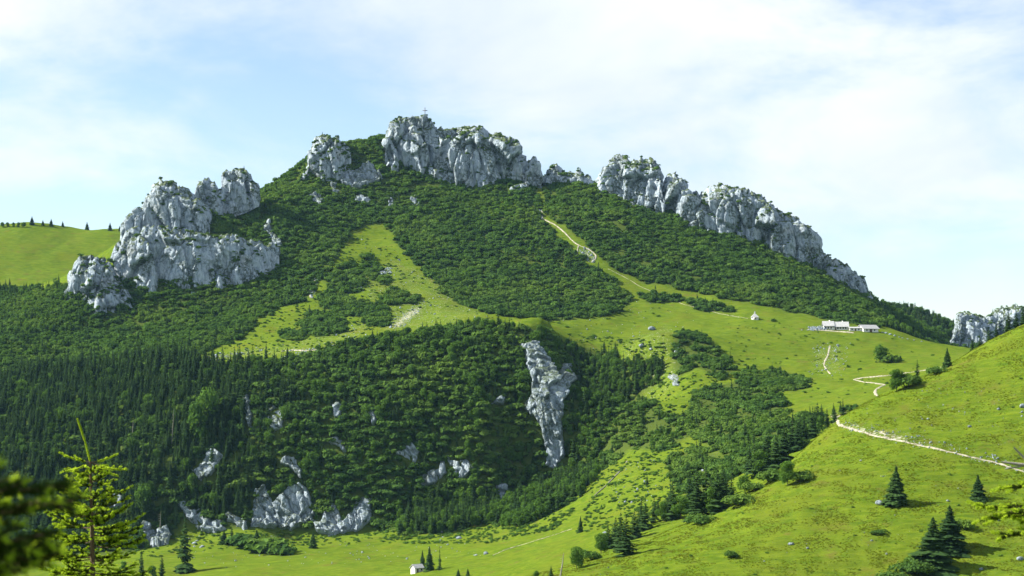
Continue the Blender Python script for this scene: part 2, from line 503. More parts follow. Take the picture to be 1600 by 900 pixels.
# grid: columns fan out with distance, rows denser where the land is near
T_DENSE = np.linspace(-0.30, 0.30, 540)
_st = 0.30 + np.cumsum(0.0013 * 1.24 ** np.arange(1, 31))
TC = np.concatenate([-_st[::-1], T_DENSE, _st])
rows = list(np.arange(-500, 0, 25.0)) + list(np.arange(0, 120, 4.0)) + list(np.arange(120, 500, 7.0))
yv = 500.0
while yv < 2020:
    rows.append(yv); yv += 0.0018 * yv
rows += list(np.arange(yv, 2420, 5.0)) + list(2420 + np.cumsum(8 * 1.16 ** np.arange(0, 26)))
ROWS = np.array(rows)
DR = np.sqrt(ROWS ** 2 + 300.0 ** 2)
NR, NC = len(ROWS), len(TC)
GX = TC[None, :] * DR[:, None]
GY = np.repeat(ROWS[:, None], NC, 1)
# coarse evaluation of the smooth surface on every 3rd node, linear in between
ri = np.unique(np.concatenate([np.arange(0, NR, 3), [NR - 1]])); ci = np.unique(np.concatenate([np.arange(0, NC, 4), [NC - 1]]))
_hc = base_h(GX[np.ix_(ri, ci)], GY[np.ix_(ri, ci)]).reshape(len(ri), len(ci))
def _lin(idx, n):
    p = np.searchsorted(idx, np.arange(n), side='right') - 1
    p = np.clip(p, 0, len(idx) - 2)
    f = (np.arange(n) - idx[p]) / (idx[p + 1] - idx[p])
    return p, f
_pr, _fr = _lin(ri, NR); _pc, _fc = _lin(ci, NC)
_tmp = _hc[_pr] * (1 - _fr)[:, None] + _hc[_pr + 1] * _fr[:, None]
GZ = _tmp[:, _pc] * (1 - _fc)[None] + _tmp[:, _pc + 1] * _fc[None]
GPX = 800 + F_PX * GX / np.maximum(GY, 1.0)
GPY = HORIZON - F_PX * GZ / np.maximum(GY, 1.0)

# regions of ground cover, outlined as they lie on the slopes
PINE_POLYS = [
 [(560,310),(600,250),(720,268),(838,282),(845,345),(888,388),(932,424),(960,440),(985,465),(975,485),(940,495),(860,501),(790,495),(745,486),(700,466),(660,422),(628,388),(604,352)],
 [(850,275),(940,280),(1025,318),(1120,355),(1212,382),(1300,428),(1365,465),(1392,500),(1372,512),(1290,499),(1200,480),(1100,459),(1010,440),(962,425),(938,400),(884,352),(852,335)],
 [(998,460),(1040,460),(1062,472),(1015,474)], [(1058,464),(1130,476),(1146,488),(1095,486)],
 [(405,290),(440,278),(470,225),(545,208),(606,200),(625,262),(560,310),(600,345),(545,362),(528,400),(500,436),(478,470),(440,480),(402,500),(380,532),(330,545),(290,562),(0,590),(-200,600),(-200,500),(0,470),(90,455),(160,440),(200,440),(240,440),(330,430),(398,420),(436,398),(430,394),(330,392),(320,330),(370,304)],
]
PINE_BLOBS = [(590,495,20,17),(615,467,19,11),(540,437,32,24),(505,508,38,20),(552,482,30,14),(578,418,14,18),(462,524,22,9),(520,470,24,14),(600,440,10,6),
 (430,560,30,14),(640,470,8,5)]
FOREST_POLY = [(-200,600),(0,585),(300,560),(335,570),(400,566),(450,562),(520,542),(600,526),(700,512),(780,508),(850,514),(888,540),(886,600),(884,740),(905,790),(890,812),(830,822),(760,815),(690,838),(640,838),(590,826),(450,828),(290,822),(240,850),(190,870),(0,880),(-200,890)]
GULLY_POLY = [(888,540),(930,545),(980,565),(1036,568),(1030,600),(1000,618),(962,640),(942,680),(932,735),(930,775),(905,800),(884,740),(886,600)]
KNOLL_POLYS = [[(1058,520),(1085,517),(1122,545),(1148,582),(1128,592),(1088,574),(1060,592),(1048,560)],
 [(940,640),(1000,618),(1040,645),(1075,650),(1090,610),(1150,598),(1180,580),(1216,612),(1232,652),(1286,648),(1255,695),(1180,725),(1130,712),(1080,680),(1040,705),(985,702),(932,742)],
 [(1188,578),(1235,582),(1266,604),(1240,612),(1200,606)], [(1150,585),(1175,578),(1195,600),(1170,612)],
 [(1040,720),(1090,700),(1150,720),(1200,715),(1180,750),(1110,775),(1060,770)]]
SCREE_POLYS = [[(312,562),(340,552),(400,543),(412,548),(380,556),(330,566)], [(583,418),(612,419),(612,427),(590,430)], [(600,512),(640,478),(668,470),(660,492),(622,517)],
 [(1305,655),(1330,658),(1400,674),(1480,700),(1530,715),(1470,706),(1380,688),(1320,672)], [(842,300),(850,335),(846,345),(838,330)], [(486,440),(500,428),(496,450),(488,470),(480,458)],
 [(452,548),(505,543),(535,533),(530,545),(470,556)], [(700,440),(705,430),(715,440)], [(1100,690),(1140,700),(1136,708),(1100,700)], [(1262,512),(1290,508),(1292,516),(1265,517)],
 [(896,385),(920,388),(934,402),(926,412),(906,402)], [(1320,630),(1290,650),(1300,662),(1312,650)], [(455,560),(462,572),(466,600),(458,585)], [(1150,640),(1165,642),(1160,648)],
 [(1035,600),(1020,618),(1010,612)]]
TERRACE = sstep(0, 1, np.where((GY < 760) & (GX > -60), 1.0, 0.35))
rough = perlin(GX / 46, GY / 46) * 2.2 + perlin(GX / 19, GY / 19) * 0.8
rough = rough * sstep(100, 700, GY) * (0.55 + 0.45 * sstep(700, 1000, GY))
GZ = GZ + rough + fbm(GX / 7.0, GY / 7.0, octaves=3) * 0.30 * sstep(60, 300, GY)
# little cattle steps that follow the contours of the pastures
_ph = GZ / 0.95 + fbm(GX / 26, GY / 26, octaves=3) * 1.3
_saw = _ph - np.floor(_ph)
_st_amp = np.clip(0.55 + fbm(GX / 33 + 9, GY / 33, octaves=2) * 0.8, 0.05, 1.0) * sstep(450, 540, GY) * (1 - 0.7 * sstep(760, 900, GY)) * (1 - sstep(2000, 2100, GY))
GZ = GZ + (sstep(0.0, 0.75, _saw) - _saw) * 0.75 * _st_amp

def bil(field, x, y):
    """bilinear lookup on the terrain grid"""
    x = np.asarray(x, float); y = np.asarray(y, float)
    r = np.clip(np.searchsorted(ROWS, y, side='right') - 1, 0, NR - 2)
    fr = np.clip((y - ROWS[r]) / (ROWS[r + 1] - ROWS[r]), 0, 1)
    t = x / np.sqrt(y ** 2 + 300.0 ** 2)
    c = np.clip(np.searchsorted(TC, t, side='right') - 1, 0, NC - 2)
    fc = np.clip((t - TC[c]) / (TC[c + 1] - TC[c]), 0, 1)
    return (field[r, c] * (1 - fc) + field[r, c + 1] * fc) * (1 - fr) + (field[r + 1, c] * (1 - fc) + field[r + 1, c + 1] * fc) * fr
def ground(x, y):
    return bil(GZ, x, y)
def to_px(x, y, z):
    return 800 + F_PX * x / y, HORIZON - F_PX * z / y
def hit(px, py, ymin=400.0, ymax=2400.0):
    """first ground point on the sight line"""
    px = np.atleast_1d(np.asarray(px, float)); py = np.atleast_1d(np.asarray(py, float))
    tx = (px - 800) / F_PX; tz = (HORIZON - py) / F_PX
    Y = np.full(px.shape, np.nan); prev = np.full(px.shape, ymin, float); done = np.zeros(px.shape, bool)
    y = ymin
    while y < ymax:
        step = 0.0022 * y
        y2 = y + step
        below = (tz * y2 < ground(tx * y2, np.full(px.shape, y2))) & ~done
        Y[below] = y2
        prev[below] = y
        done |= below
        y = y2
        if done.all():
            break
    lo = prev.copy(); hi = np.where(done, Y, ymax)
    for _ in range(8):
        mid = (lo + hi) / 2
        b = tz * mid < ground(tx * mid, mid)
        hi = np.where(b, mid, hi); lo = np.where(b, lo, mid)
    return tx * hi, hi, tz * hi, done
def normal(x, y, e=4.0):
    gx = (ground(x + e, y) - ground(x - e, y)) / (2 * e)
    gy = (ground(x, y + e) - ground(x, y - e)) / (2 * e)
    l = np.sqrt(gx * gx + gy * gy + 1)
    return -gx / l, -gy / l, 1 / l
# what can be seen from the standpoint (used only to choose where to spend single trees)
_vis_t = np.linspace(-0.30, 0.30, 600)

def cover_jitter(x, y, amp=7.5):
    return perlin(x / 17.0, y / 17.0) * amp + perlin(x / 6.0, y / 6.0) * amp * 0.5, perlin(x / 17.0 + 50, y / 17.0) * amp * 0.6
def cover_pine(x, y, z):
    px, py = to_px(x, y, z)
    jx, jy = cover_jitter(x, y)
    px = px + jx; py = py + jy
    m = np.zeros(px.shape, bool)
    for p in PINE_POLYS:
        m |= in_poly(px, py, p)
    for (a, b, rx, ry) in PINE_BLOBS:
        m |= ((px - a) / rx) ** 2 + ((py - b) / ry) ** 2 < 1
    m &= (y > 1380) & (y < 1905)
    return m
def cover_poly(x, y, z, polys, y0, y1, amp=5.0):
    px, py = to_px(x, y, z)
    jx, jy = cover_jitter(x, y, amp)
    px = px + jx; py = py + jy
    m = np.zeros(px.shape, bool)
    for p in polys:
        m |= in_poly(px, py, p)
    return m & (y > y0) & (y < y1)
front = GY > 450
cp_ = np.zeros(GX.shape); cs_ = np.zeros(GX.shape); cr_ = np.zeros(GX.shape)
_x, _y, _z = GX[front], GY[front], GZ[front]
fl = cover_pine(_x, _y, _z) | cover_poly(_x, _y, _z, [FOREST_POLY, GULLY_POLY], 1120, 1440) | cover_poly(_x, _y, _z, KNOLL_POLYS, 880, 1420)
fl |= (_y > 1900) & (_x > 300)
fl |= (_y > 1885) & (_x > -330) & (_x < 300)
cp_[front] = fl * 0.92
_px, _py = to_px(_x, _y, _z)
sc = np.zeros(_px.shape)
for p in SCREE_POLYS:
    bb = np.array(p)
    sel = (_px > bb[:, 0].min() - 12) & (_px < bb[:, 0].max() + 12) & (_py > bb[:, 1].min() - 12) & (_py < bb[:, 1].max() + 12)
    d = poly_dist(_px[sel], _py[sel], p)
    sc[sel] = np.maximum(sc[sel], sstep(-8, 10, d) * 0.50)
cs_[front] = sc
cs_[front] = np.maximum(cs_[front], 0.34 * cover_poly(_x, _y, _z, [[(600,520),(560,440),(610,400),(700,440),(760,490),(700,512)], [(1050,500),(960,540),(1010,640),(1060,600)], [(300,565),(420,560),(560,530),(640,470),(520,520)], [(1270,540),(1320,540),(1310,590),(1270,580)]], 1250, 1700))
def blur(a):
    for _ in range(2):
        a = (a + np.roll(a, 1, 0) + np.roll(a, -1, 0) + np.roll(a, 1, 1) + np.roll(a, -1, 1)) / 5
    return a
cp_ = blur(cp_); cs_ = blur(cs_)
terrain = mesh_obj('terrain', np.stack([GX, GY, GZ], -1).reshape(-1, 3), grid_faces(NR, NC)[:, ::1], M_GROUND, smooth=True)
terrain['kind'] = 'structure'
_ca = terrain.data.attributes.new('cover', 'FLOAT_COLOR', 'POINT')
_ca.data.foreach_set('color', np.stack([cs_, cp_, cr_, np.ones_like(cs_)], -1).astype(np.float32).ravel())

# ------------------------------------------------------------------ limestone towers along the crest
LEDGES = []      # spots on rock where bushes can root: x, y, z
def rock_relief(P, amp, seed):
    x, y, z = P[..., 0] + seed * 37.0, P[..., 1], P[..., 2]
    wx = perlin(x / 21, y / 21, z / 30) * 5.0
    wz = perlin(x / 26 + 7, y / 26, z / 26) * 7.0
    tilt = (x * 0.28)
    X = x + wx * 0.25; Z = z + wz * 0.25 + tilt
    e1, p1, c1 = facets(X / 21.0, y / 21.0, Z / 52.0)
    e2, p2, c2 = facets(X / 8.5 + 3, y / 8.5, Z / 24.0)
    e3, p3, c3 = facets(X / 3.3 + 7, y / 3.3, (Z + 0.5 * x) / 6.5)
    led = (z + wz * 0.6 + 0.35 * x) / 12.0
    saw = led - np.floor(led)
    d = 12.0 * p1 + 8.0 * c1 + 5.2 * p2 + 2.8 * c2 + 1.5 * p3 + 0.8 * c3
    d = d - 3.6 * np.exp(-e1 * 16.0) - 1.8 * np.exp(-e2 * 14.0) - 0.5 * np.exp(-e3 * 10.0)
    d = d + (0.5 - saw) * 1.5 * sstep(-0.2, 0.5, perlin(x / 30, y / 30 + 4, z / 20))
    d = d + fbm(x / 2.2, y / 2.2, z / 3.5, octaves=2, gain=0.6) * 0.35
    return d * amp
def vert_normals(P):
    du = np.gradient(P, axis=1); dv = np.gradient(P, axis=0)
    n = np.cross(du, dv)
    n /= np.linalg.norm(n, axis=-1, keepdims=True) + 1e-9
    return n
def crag(name, label, sky, base, yb, depth, seed, group=None, amp=1.0, back=1.0, embed=9.0, bulge=0.25, ledge=0.62, ledge_keep=0.62, jag=1.0):
    sky = np.array(sky, float); base = np.array(base, float); yb = np.array(yb, float)
    x0, x1 = sky[0, 0], sky[-1, 0]
    ym = yb[:, 1].mean()
    nu = int((x1 - x0) / F_PX * ym / 0.75) + 4
    pu = np.linspace(x0, x1, nu)
    top = np.interp(pu, sky[:, 0], sky[:, 1])
    bot = np.interp(pu, base[:, 0], base[:, 1])
    YB = np.interp(pu, yb[:, 0], yb[:, 1])
    for _ in range(3):
        YB = np.convolve(np.pad(YB, 4, 'edge'), np.ones(9) / 9, 'valid')
    hpx = np.maximum(bot - top, 1.0)
    D = depth * np.clip(hpx / hpx.max(), 0.25, 1) ** 0.7
    YT = YB + D
    zt = (HORIZON - top) / F_PX * YT
    zb = (HORIZON - bot) / F_PX * YB - embed
    H = zt - zb
    nv = int(H.max() / 0.8) + 6
    s = np.linspace(0, 1, nv)[:, None]
    prof = bulge * s + (1 - bulge) * s ** 8
    Yf = YB[None] + D[None] * prof
    Zf = zb[None] + H[None] * s
    # back side, steep too
    nb = max(8, nv // 3)
    q = np.linspace(0, 1, nb + 1)[1:, None]
    Yk = YT[None] + D[None] * back * (0.35 * q + 0.65 * q ** 0.5)
    Zk = zt[None] - (H[None] * 0.9 + 6) * q ** 1.6
    Y = np.concatenate([Yf, Yk]); Z = np.concatenate([Zf, Zk])
    X = (pu[None] - 800) / F_PX * (0.35 * Y + 0.65 * YT[None])
    X = X - (X[nv - 1] - (pu - 800) / F_PX * YT)[None]
    P = np.stack([X, Y, Z], -1)
    N = vert_normals(P)
    flip = np.sign(-N[..., 1] + 0.2 * N[..., 2]); flip[nv:] = -np.sign(-N[nv:, :, 1] - 0.2 * N[nv:, :, 2]); flip[flip == 0] = 1
    N = N * flip[..., None]
    fade = np.concatenate([1 - 0.6 * sstep(0.85, 1.0, s), 0.4 + 0.6 * sstep(0.0, 0.3, q)])
    loc = np.clip(H / 38.0, 0.12, 1.0)[None]
    d = rock_relief(P, amp, seed) * fade * loc
    N2 = N.copy(); N2[..., 2] *= 0.5
    P = P + N2 * d[..., None]
    js = np.concatenate([sstep(0.7, 1.0, s), 1 - sstep(0.0, 0.4, q)])
    P[..., 2] += js * jag * (fbm(P[..., 0] / 3.1 + seed, P[..., 1] / 9, octaves=3, gain=0.6) * 1.6 + (0.5 - np.abs(perlin(P[..., 0] / 7.0 + seed, P[..., 1] / 14)) * 2.2) * 2.4)
    o = mesh_obj(name, P.reshape(-1, 3), grid_faces(*P.shape[:2]), M_ROCK)
    tag(o, label, 'rock', group)
    N = vert_normals(P); N *= np.sign(N[..., 2:3] + 1e-9)
    ok = (N[..., 2] > ledge) & (RNG.random(N.shape[:2]) < 0.085 * ledge_keep) & (np.arange(P.shape[0])[:, None] < nv + nb // 2)
    ok &= perlin(P[..., 0] / 14, P[..., 1] / 14, P[..., 2] / 14) > -0.12
    LEDGES.extend(P[ok].tolist())
    return o

CRAGS = 'limestone towers of the mountain crest'
crag('crag', 'long sheer limestone wall carrying the summit cross', 
 [(603,216),(606,204),(614,190),(625,186),(635,187),(649,184),(664,184),(674,187),(680,200),(683,208),(687,201),(694,204),(697,202),(707,202),(712,212),(716,202),(724,198),(732,196),(747,196),(757,201),(761,210),(767,211),(777,208),(786,212),(797,217),(807,219),(812,227),(817,240),(820,254),(823,262),(826,275)],
 [(603,250),(614,258),(627,263),(647,258),(655,268),(675,273),(700,273),(720,281),(747,277),(767,286),(785,289),(810,294),(826,296)],
 [(603,1826),(826,1816)], 46, 1, CRAGS, amp=1.05)
crag('crag', 'rough rock cap right under the summit cross',
 [(628,192),(636,187),(649,183.5),(656,185),(664,184),(674,187),(679,198),(682,212)], [(628,205),(645,213),(660,222),(682,226)], [(628,1850),(682,1850)], 16, 15, CRAGS, amp=0.6, embed=6)
crag('rock_needle', 'slim rock needle at the right end of the summit wall', [(820,275),(823,262),(829,252),(835,246),(839,250),(841,262),(846,273),(848,285)], [(820,296),(848,298)], [(820,1820),(848,1820)], 16, 2, CRAGS, amp=0.6)
crag('crag', 'low broken rocks in the notch right of the summit wall', [(848,280),(853,266),(860,260),(868,258),(870,256),(876,264),(885,271),(890,265),(897,269),(902,266),(906,264),(912,274),(920,274),(927,286),(932,294)], [(848,285),(865,283),(880,293),(895,299),(912,297),(932,297)], [(848,1838),(932,1838)], 22, 3, CRAGS, amp=0.7)
crag('rock_tower', 'massive flat-topped limestone tower right of the notch', [(934,292),(938,280),(942,270),(955,250),(966,243),(975,247),(984,251.5),(990,249),(997,247),(1006,250),(1016,250),(1025,255),(1031,265),(1034,280),(1036,300)],
 [(934,296),(956,313),(987,322),(1010,330),(1036,340)], [(934,1818),(1036,1785)], 40, 4, CRAGS)
crag('rock_tower', 'rounded limestone tower behind a narrow gap right of the massive one', [(1034,300),(1039,284),(1045,273),(1056,270),(1066,280),(1073,286),(1077,300),(1082,316),(1092,330)], [(1034,340),(1056,350),(1092,362)], [(1034,1790),(1092,1762)], 30, 5, CRAGS)
crag('rock_pinnacle', 'small pale spike between the rounded tower and the long wall', [(1078,312),(1083,302),(1087,295),(1091,301),(1096,313)], [(1078,335),(1096,340)], [(1078,1800),(1096,1800)], 12, 6, CRAGS, amp=0.5)
crag('crag', 'long limestone wall falling away to the right along the crest', [(1090,325),(1094,310),(1100,306),(1112,294),(1120,290),(1128,287.5),(1141,292),(1156,292),(1172,301),(1187,306),(1200,317),(1212,326),(1228,333),(1244,341),(1253,353),(1266,370),(1278,391),(1294,400),(1309,409),(1322,414),(1334,425),(1347,436),(1356,453),(1362,469),(1366,476)],
 [(1090,364),(1119,372),(1150,382),(1181,389),(1212,400),(1244,415),(1275,428),(1306,444),(1337,461),(1366,477)], [(1090,1762),(1150,1748),(1250,1748),(1366,1752)], 44, 7, CRAGS)
crag('rock_tower', 'rock tower with a sunlit left edge where the summit ridge begins', [(462,293),(466,284),(470,275),(475,262),(480,248),(484,237),(487,230),(495,217),(502,214),(510,213),(520,215),(530,216),(540,222),(550,230)], [(462,294),(475,297),(495,296),(510,285),(525,270),(550,258)], [(462,1795),(550,1815)], 34, 8, CRAGS, ledge=0.5, ledge_keep=1.2)
crag('rock_pinnacle', 'leaning left half of the twin rock pinnacle', [(304,300),(306,294),(310,285),(314,280),(319,277),(326,279),(332,282),(338,288),(345,297),(352,308)], [(304,301),(314,311),(327,323),(340,330),(352,330)], [(304,1668),(352,1668)], 20, 9, CRAGS, amp=0.75)
crag('rock_pinnacle', 'broad rounded right half of the twin rock pinnacle', [(343,298),(347,290),(351,283),(351.5,268),(355,265),(360,264),(370,265),(380,264),(387,267),(392,272),(399,281),(404,288),(406,297),(406,304)], [(343,330),(355,328),(365,325),(385,317),(406,307)], [(343,1676),(406,1690)], 26, 10, CRAGS, amp=0.75)
crag('rock_tower', 'domed upper tower on top of the big left crag', [(190,374),(194,346),(200,337),(207,330),(216,324),(225,319),(233,306),(239,294),(245,287),(252,285),(260,284),(268,287),(275,287),(281,290),(287,292),(294,298),(300,302),(306,307),(312,312),(320,320),(327,327),(330,342)],
 [(190,380),(215,368),(240,362),(270,362),(300,370),(330,362)], [(190,1606),(330,1622)], 34, 11, CRAGS, amp=0.72)
crag('crag', 'broad pale lower wall of the big left crag', [(176,400),(180,388),(186,378),(194,366),(205,358),(215,354),(240,353),(270,357),(300,363),(330,369),(350,367),(370,370),(400,375),(425,380),(438,388)],
 [(176,412),(190,432),(205,455),(222,477),(250,479),(275,464),(300,457),(325,453),(350,447),(370,441),(390,436),(405,424),(425,407),(438,398)], [(176,1572),(222,1556),(300,1560),(380,1578),(438,1600)], 34, 12, CRAGS, bulge=0.55, amp=0.68)
crag('crag', 'scrub-streaked small crag at the far left foot', [(96,470),(99,456),(105,442),(108,430),(110,420),(116,411),(122,405),(132,399),(145,401),(155,400),(165,402),(172,405),(180,414),(186,430),(196,450),(210,468),(222,482)],
 [(96,478),(112,477),(130,480),(150,488),(160,508),(172,512),(185,510),(200,496),(212,487),(222,485)], [(96,1548),(160,1524),(222,1540)], 36, 13, CRAGS, bulge=0.7, ledge=0.55, ledge_keep=1.3)
crag('rock_pinnacle', 'distant white rock pinnacle above the near hill on the right', [(1487,530),(1489,522),(1494,501),(1498,489),(1506,487),(1516,487),(1522,490),(1527,493),(1531,492),(1538,497),(1546,505)], [(1487,536),(1503,552),(1525,552),(1546,545)], [(1487,2215),(1546,2225)], 30, 14, 'distant rocks at the right edge', embed=26)
crag('crag', 'distant rocky crest at the right edge behind spruces', [(1528,510),(1536,497),(1550,490),(1562,481),(1572,479),(1584,476),(1597,479),(1615,482),(1640,492)], [(1528,530),(1560,530),(1640,520)], [(1528,2285),(1640,2300)], 40, 16, 'distant rocks at the right edge', ledge=0.5, embed=24)

# ------------------------------------------------------------------ rock outcrops that break through the slopes
OUT_POLYS = []
def outcrop(label, poly, push=3.5, seed=0, step=0.95, group='pale rock outcrops of the wooded bluff', amp=0.75, steep=True):
    poly = [tuple(p) for p in poly]
    OUT_POLYS.append(poly)
    a = np.array(poly)
    gx = np.arange(a[:, 0].min() - 5, a[:, 0].max() + 6, step); gy = np.arange(a[:, 1].min() - 5, a[:, 1].max() + 6, step)
    U, V = np.meshgrid(gx, gy)
    x, y, z, ok = hit(U.ravel(), V.ravel(), 900.0)
    P = np.stack([x, y, z], -1).reshape(U.shape + (3,))
    for _ in range(2):                                  # iron out small steps of the slope
        Q = P.copy()
        Q[1:-1, 1:-1] = (P[1:-1, 1:-1] * 2 + P[:-2, 1:-1] + P[2:, 1:-1] + P[1:-1, :-2] + P[1:-1, 2:]) / 6
        P = Q
    nx, ny, nz = normal(P[..., 0], P[..., 1], 10.0)
    N = np.stack([nx, ny, nz * 0.35], -1); N /= np.linalg.norm(N, axis=-1, keepdims=True)
    d = poly_dist(U, V, poly) + perlin(P[..., 0] / 5.0, P[..., 1] / 5.0, P[..., 2] / 8.0) * 3.2 + perlin(P[..., 0] / 1.9, P[..., 1] / 1.9, P[..., 2] / 3.0) * 1.8 + 1.0
    push = push * 0.85
    b = sstep(-1.0, 2.2, d) * (push + 1.6) - 1.6
    xx, yy, zz = P[..., 0] + seed * 31.0, P[..., 1], P[..., 2]
    lean = xx + 0.22 * zz + perlin(xx / 9, yy / 9, zz / 14) * 2.5
    e1, p1, c1 = facets(lean / 10.0, yy / 10.0, zz / 26.0)
    e2, p2, c2 = facets(lean / 3.4 + 2, yy / 3.4, zz / 11.0)
    rel = 3.2 * p1 + 2.4 * c1 + 1.7 * p2 + 1.3 * c2 - 1.0 * np.exp(-e1 * 14) - 0.7 * np.exp(-e2 * 12) + 0.3 * perlin(lean / 0.8, yy / 0.8, zz / 3.0)
    b = b + rel * sstep(-1.5, 2.5, d)
    P = P + N * b[..., None]
    f = grid_faces(*U.shape)
    keep = (d.ravel()[f].max(axis=1) > -3.0) & ok[f].all(axis=1) & (np.ptp(P.reshape(-1, 3)[f][:, :, 1], axis=1) < 40)
    f = f[keep]
    used = np.unique(f)
    remap = np.full(P.shape[0] * P.shape[1], -1); remap[used] = np.arange(len(used))
    o = mesh_obj('rock_outcrop', P.reshape(-1, 3)[used], remap[f], M_CLIFF)
    tag(o, label, 'rock', group)
    return o
outcrop('tall bare white cliff at the right end of the wooded bluff', [(812,539),(837,535),(850,555),(862,583),(869,592),(872,574),(878,566),(887,586),(887,611),(880,627),(877,667),(884,711),(865,732),(853,727),(853,699),(844,667),(836,649),(826,642),(815,640),(826,624),(834,617),(828,586),(819,555)], 6, 21)
outcrop('small rock patch left of the tall white cliff', [(764,633),(778,618),(790,619),(784,632)], 3, 22)
outcrop('bright white rock patch low in the middle of the bluff', [(697,712),(706,716),(716,720),(730,716),(738,732),(728,745),(720,749),(708,738),(700,722)], 4, 23)
outcrop('grey rock slab just left of the bright white patch', [(653,752),(665,738),(685,730),(692,712),(697,740),(680,756),(660,759)], 3, 24)
outcrop('jagged rock patch up left of the bright white patch', [(616,706),(634,700),(642,688),(654,706),(649,724),(636,716)], 3, 25)
outcrop('small rock patch high in the centre of the bluff', [(572,643),(585,643),(594,659),(583,662)], 3, 26)
outcrop('slanting rock patch above the folded base cliff', [(438,724),(450,709),(460,714),(470,733),(472,749),(461,739),(450,730)], 3.5, 27)
outcrop('upright oval rock patch high on the left of the bluff', [(421,640),(430,631),(440,633),(444,650),(441,668),(428,676),(421,660)], 3, 28)
outcrop('narrow slanting rock patch in mid bluff', [(514,690),(525,681),(535,689),(539,706),(528,698)], 3, 29)
outcrop('small rock patch above the narrow slanting one', [(517,631),(531,629),(535,648),(524,651)], 3, 30)
outcrop('thin vertical rock streak near the top left of the bluff', [(382,622),(388,618),(394,650),(392,668),(384,655)], 3, 31)
outcrop('folded grey cliff at the foot of the bluff', [(392,822),(395,790),(399,764),(412,758),(425,785),(440,773),(452,760),(468,753),(479,763),(486,785),(493,802),(480,817),(455,827),(430,824)], 4.5, 32)
outcrop('scalloped pale cliff along the meadow edge, right of the folded cliff', [(480,800),(486,812),(500,815),(510,798),(516,780),(524,790),(535,815),(550,800),(560,780),(575,773),(581,790),(579,815),(560,829),(520,835),(495,831)], 4.5, 33)
outcrop('stepped pale cliff along the meadow edge, left of the folded cliff', [(278,784),(290,784),(300,798),(315,793),(325,812),(342,810),(354,828),(330,833),(312,827),(295,813)], 4, 34)
outcrop('short rock step between the stepped and the folded cliff', [(352,798),(365,803),(382,813),(387,827),(370,822),(358,813)], 3, 35)
outcrop('blue grey cliff patch half hidden by trees left in the bluff', [(302,736),(318,721),(322,711),(335,699),(346,714),(341,726),(331,741),(315,752),(307,746)], 4, 36)
outcrop('split white rock behind the foreground spruce', [(216,826),(222,817),(235,819),(242,829),(258,824),(269,835),(262,849),(240,855),(228,846)], 4, 37)
outcrop('dim rock patch right beside the foreground spruce', [(162,778),(175,769),(191,774),(191,789),(170,794)], 3, 38)
outcrop('small rock patch just above the lower broad trees of the bluff', [(776,760),(786,757),(793,772),(785,784),(777,776)], 3, 39)
UP = 'small rocks in the scrub below the crest'
outcrop('jagged rock band below the left buttress tower', [(530,277),(545,266),(552,270),(575,252),(590,268),(597,279),(575,291),(555,293),(535,287)], 4, 40, group=UP)
outcrop('small upright rock below the left buttress tower', [(508,256),(518,250),(525,262),(518,277),(510,270)], 3, 41, group=UP)
outcrop('tiny rock step under the jagged band', [(516,286),(524,284),(531,298),(521,301)], 3, 42, group=UP)
outcrop('pale rock ramp at the foot of the left buttress', [(482,305),(490,302),(506,312),(501,319),(488,313)], 2.5, 43, group=UP)
outcrop('grey rock step in scrub right of the pale ramp', [(550,308),(562,305),(581,314),(576,320),(560,316)], 2.5, 44, group=UP)
outcrop('steep rock rib above the right end of the left crag', [(410,352),(420,346),(429,365),(441,385),(436,391),(425,379),(415,363)], 3, 45, group=UP)
outcrop('lone small rock in the scrub below the summit wall', [(605,311),(612,308),(618,322),(608,323)], 2.5, 46, group=UP)
outcrop('second small rock right of the lone one', [(641,309),(649,306),(655,322),(645,323)], 2.5, 47, group=UP)
outcrop('small pale rock knob on the scrubby knoll', [(1051,591),(1055,584),(1060,588),(1061,602),(1052,603)], 1.6, 48, group=UP)
outcrop('white stone on the bare rib of the knoll', [(1054,548),(1060,545),(1062,553),(1056,555)], 2.0, 49, group=UP, step=0.9)

# ------------------------------------------------------------------ plants: prototypes
def leaf_quads(C, N, size, rng, flat=0.45, aspect=0.62):
    """one kite-shaped leaf spray per point"""
    n = len(C)
    r = rng.normal(size=(n, 3)) * flat
    N = N + r
    N /= np.linalg.norm(N, axis=1)[:, None] + 1e-9
    t = np.cross(N, rng.normal(size=(n, 3)))
    t /= np.linalg.norm(t, axis=1)[:, None] + 1e-9
    b = np.cross(N, t)
    s = (size * (0.65 + 0.7 * rng.random(n)))[:, None] if np.isscalar(size) else size[:, None]
    V = np.stack([C - t * s, C - b * s * aspect + t * s * 0.1, C + t * s, C + b * s * aspect + N * s * 0.12], 1).reshape(-1, 3)
    return V, np.arange(n * 4).reshape(n, 4)
def tube(p0, p1, r0, r1, k=5):
    p0 = np.array(p0, float); p1 = np.array(p1, float)
    d = p1 - p0; d /= np.linalg.norm(d) + 1e-9
    u = np.cross(d, [0.3, 0.9, 0.2]); u /= np.linalg.norm(u); v = np.cross(d, u)
    a = np.linspace(0, 2 * np.pi, k, endpoint=False)
    ring = np.cos(a)[:, None] * u + np.sin(a)[:, None] * v
    V = np.concatenate([p0 + ring * r0, p1 + ring * r1])
    F = [(i, (i + 1) % k, k + (i + 1) % k, k + i) for i in range(k)]
    return V, np.array(F)
def join(parts):
    V = []; F = []; o = 0
    for v, f in parts:
        V.append(v); F.append(f + o); o += len(v)
    return np.concatenate(V), np.concatenate(F)
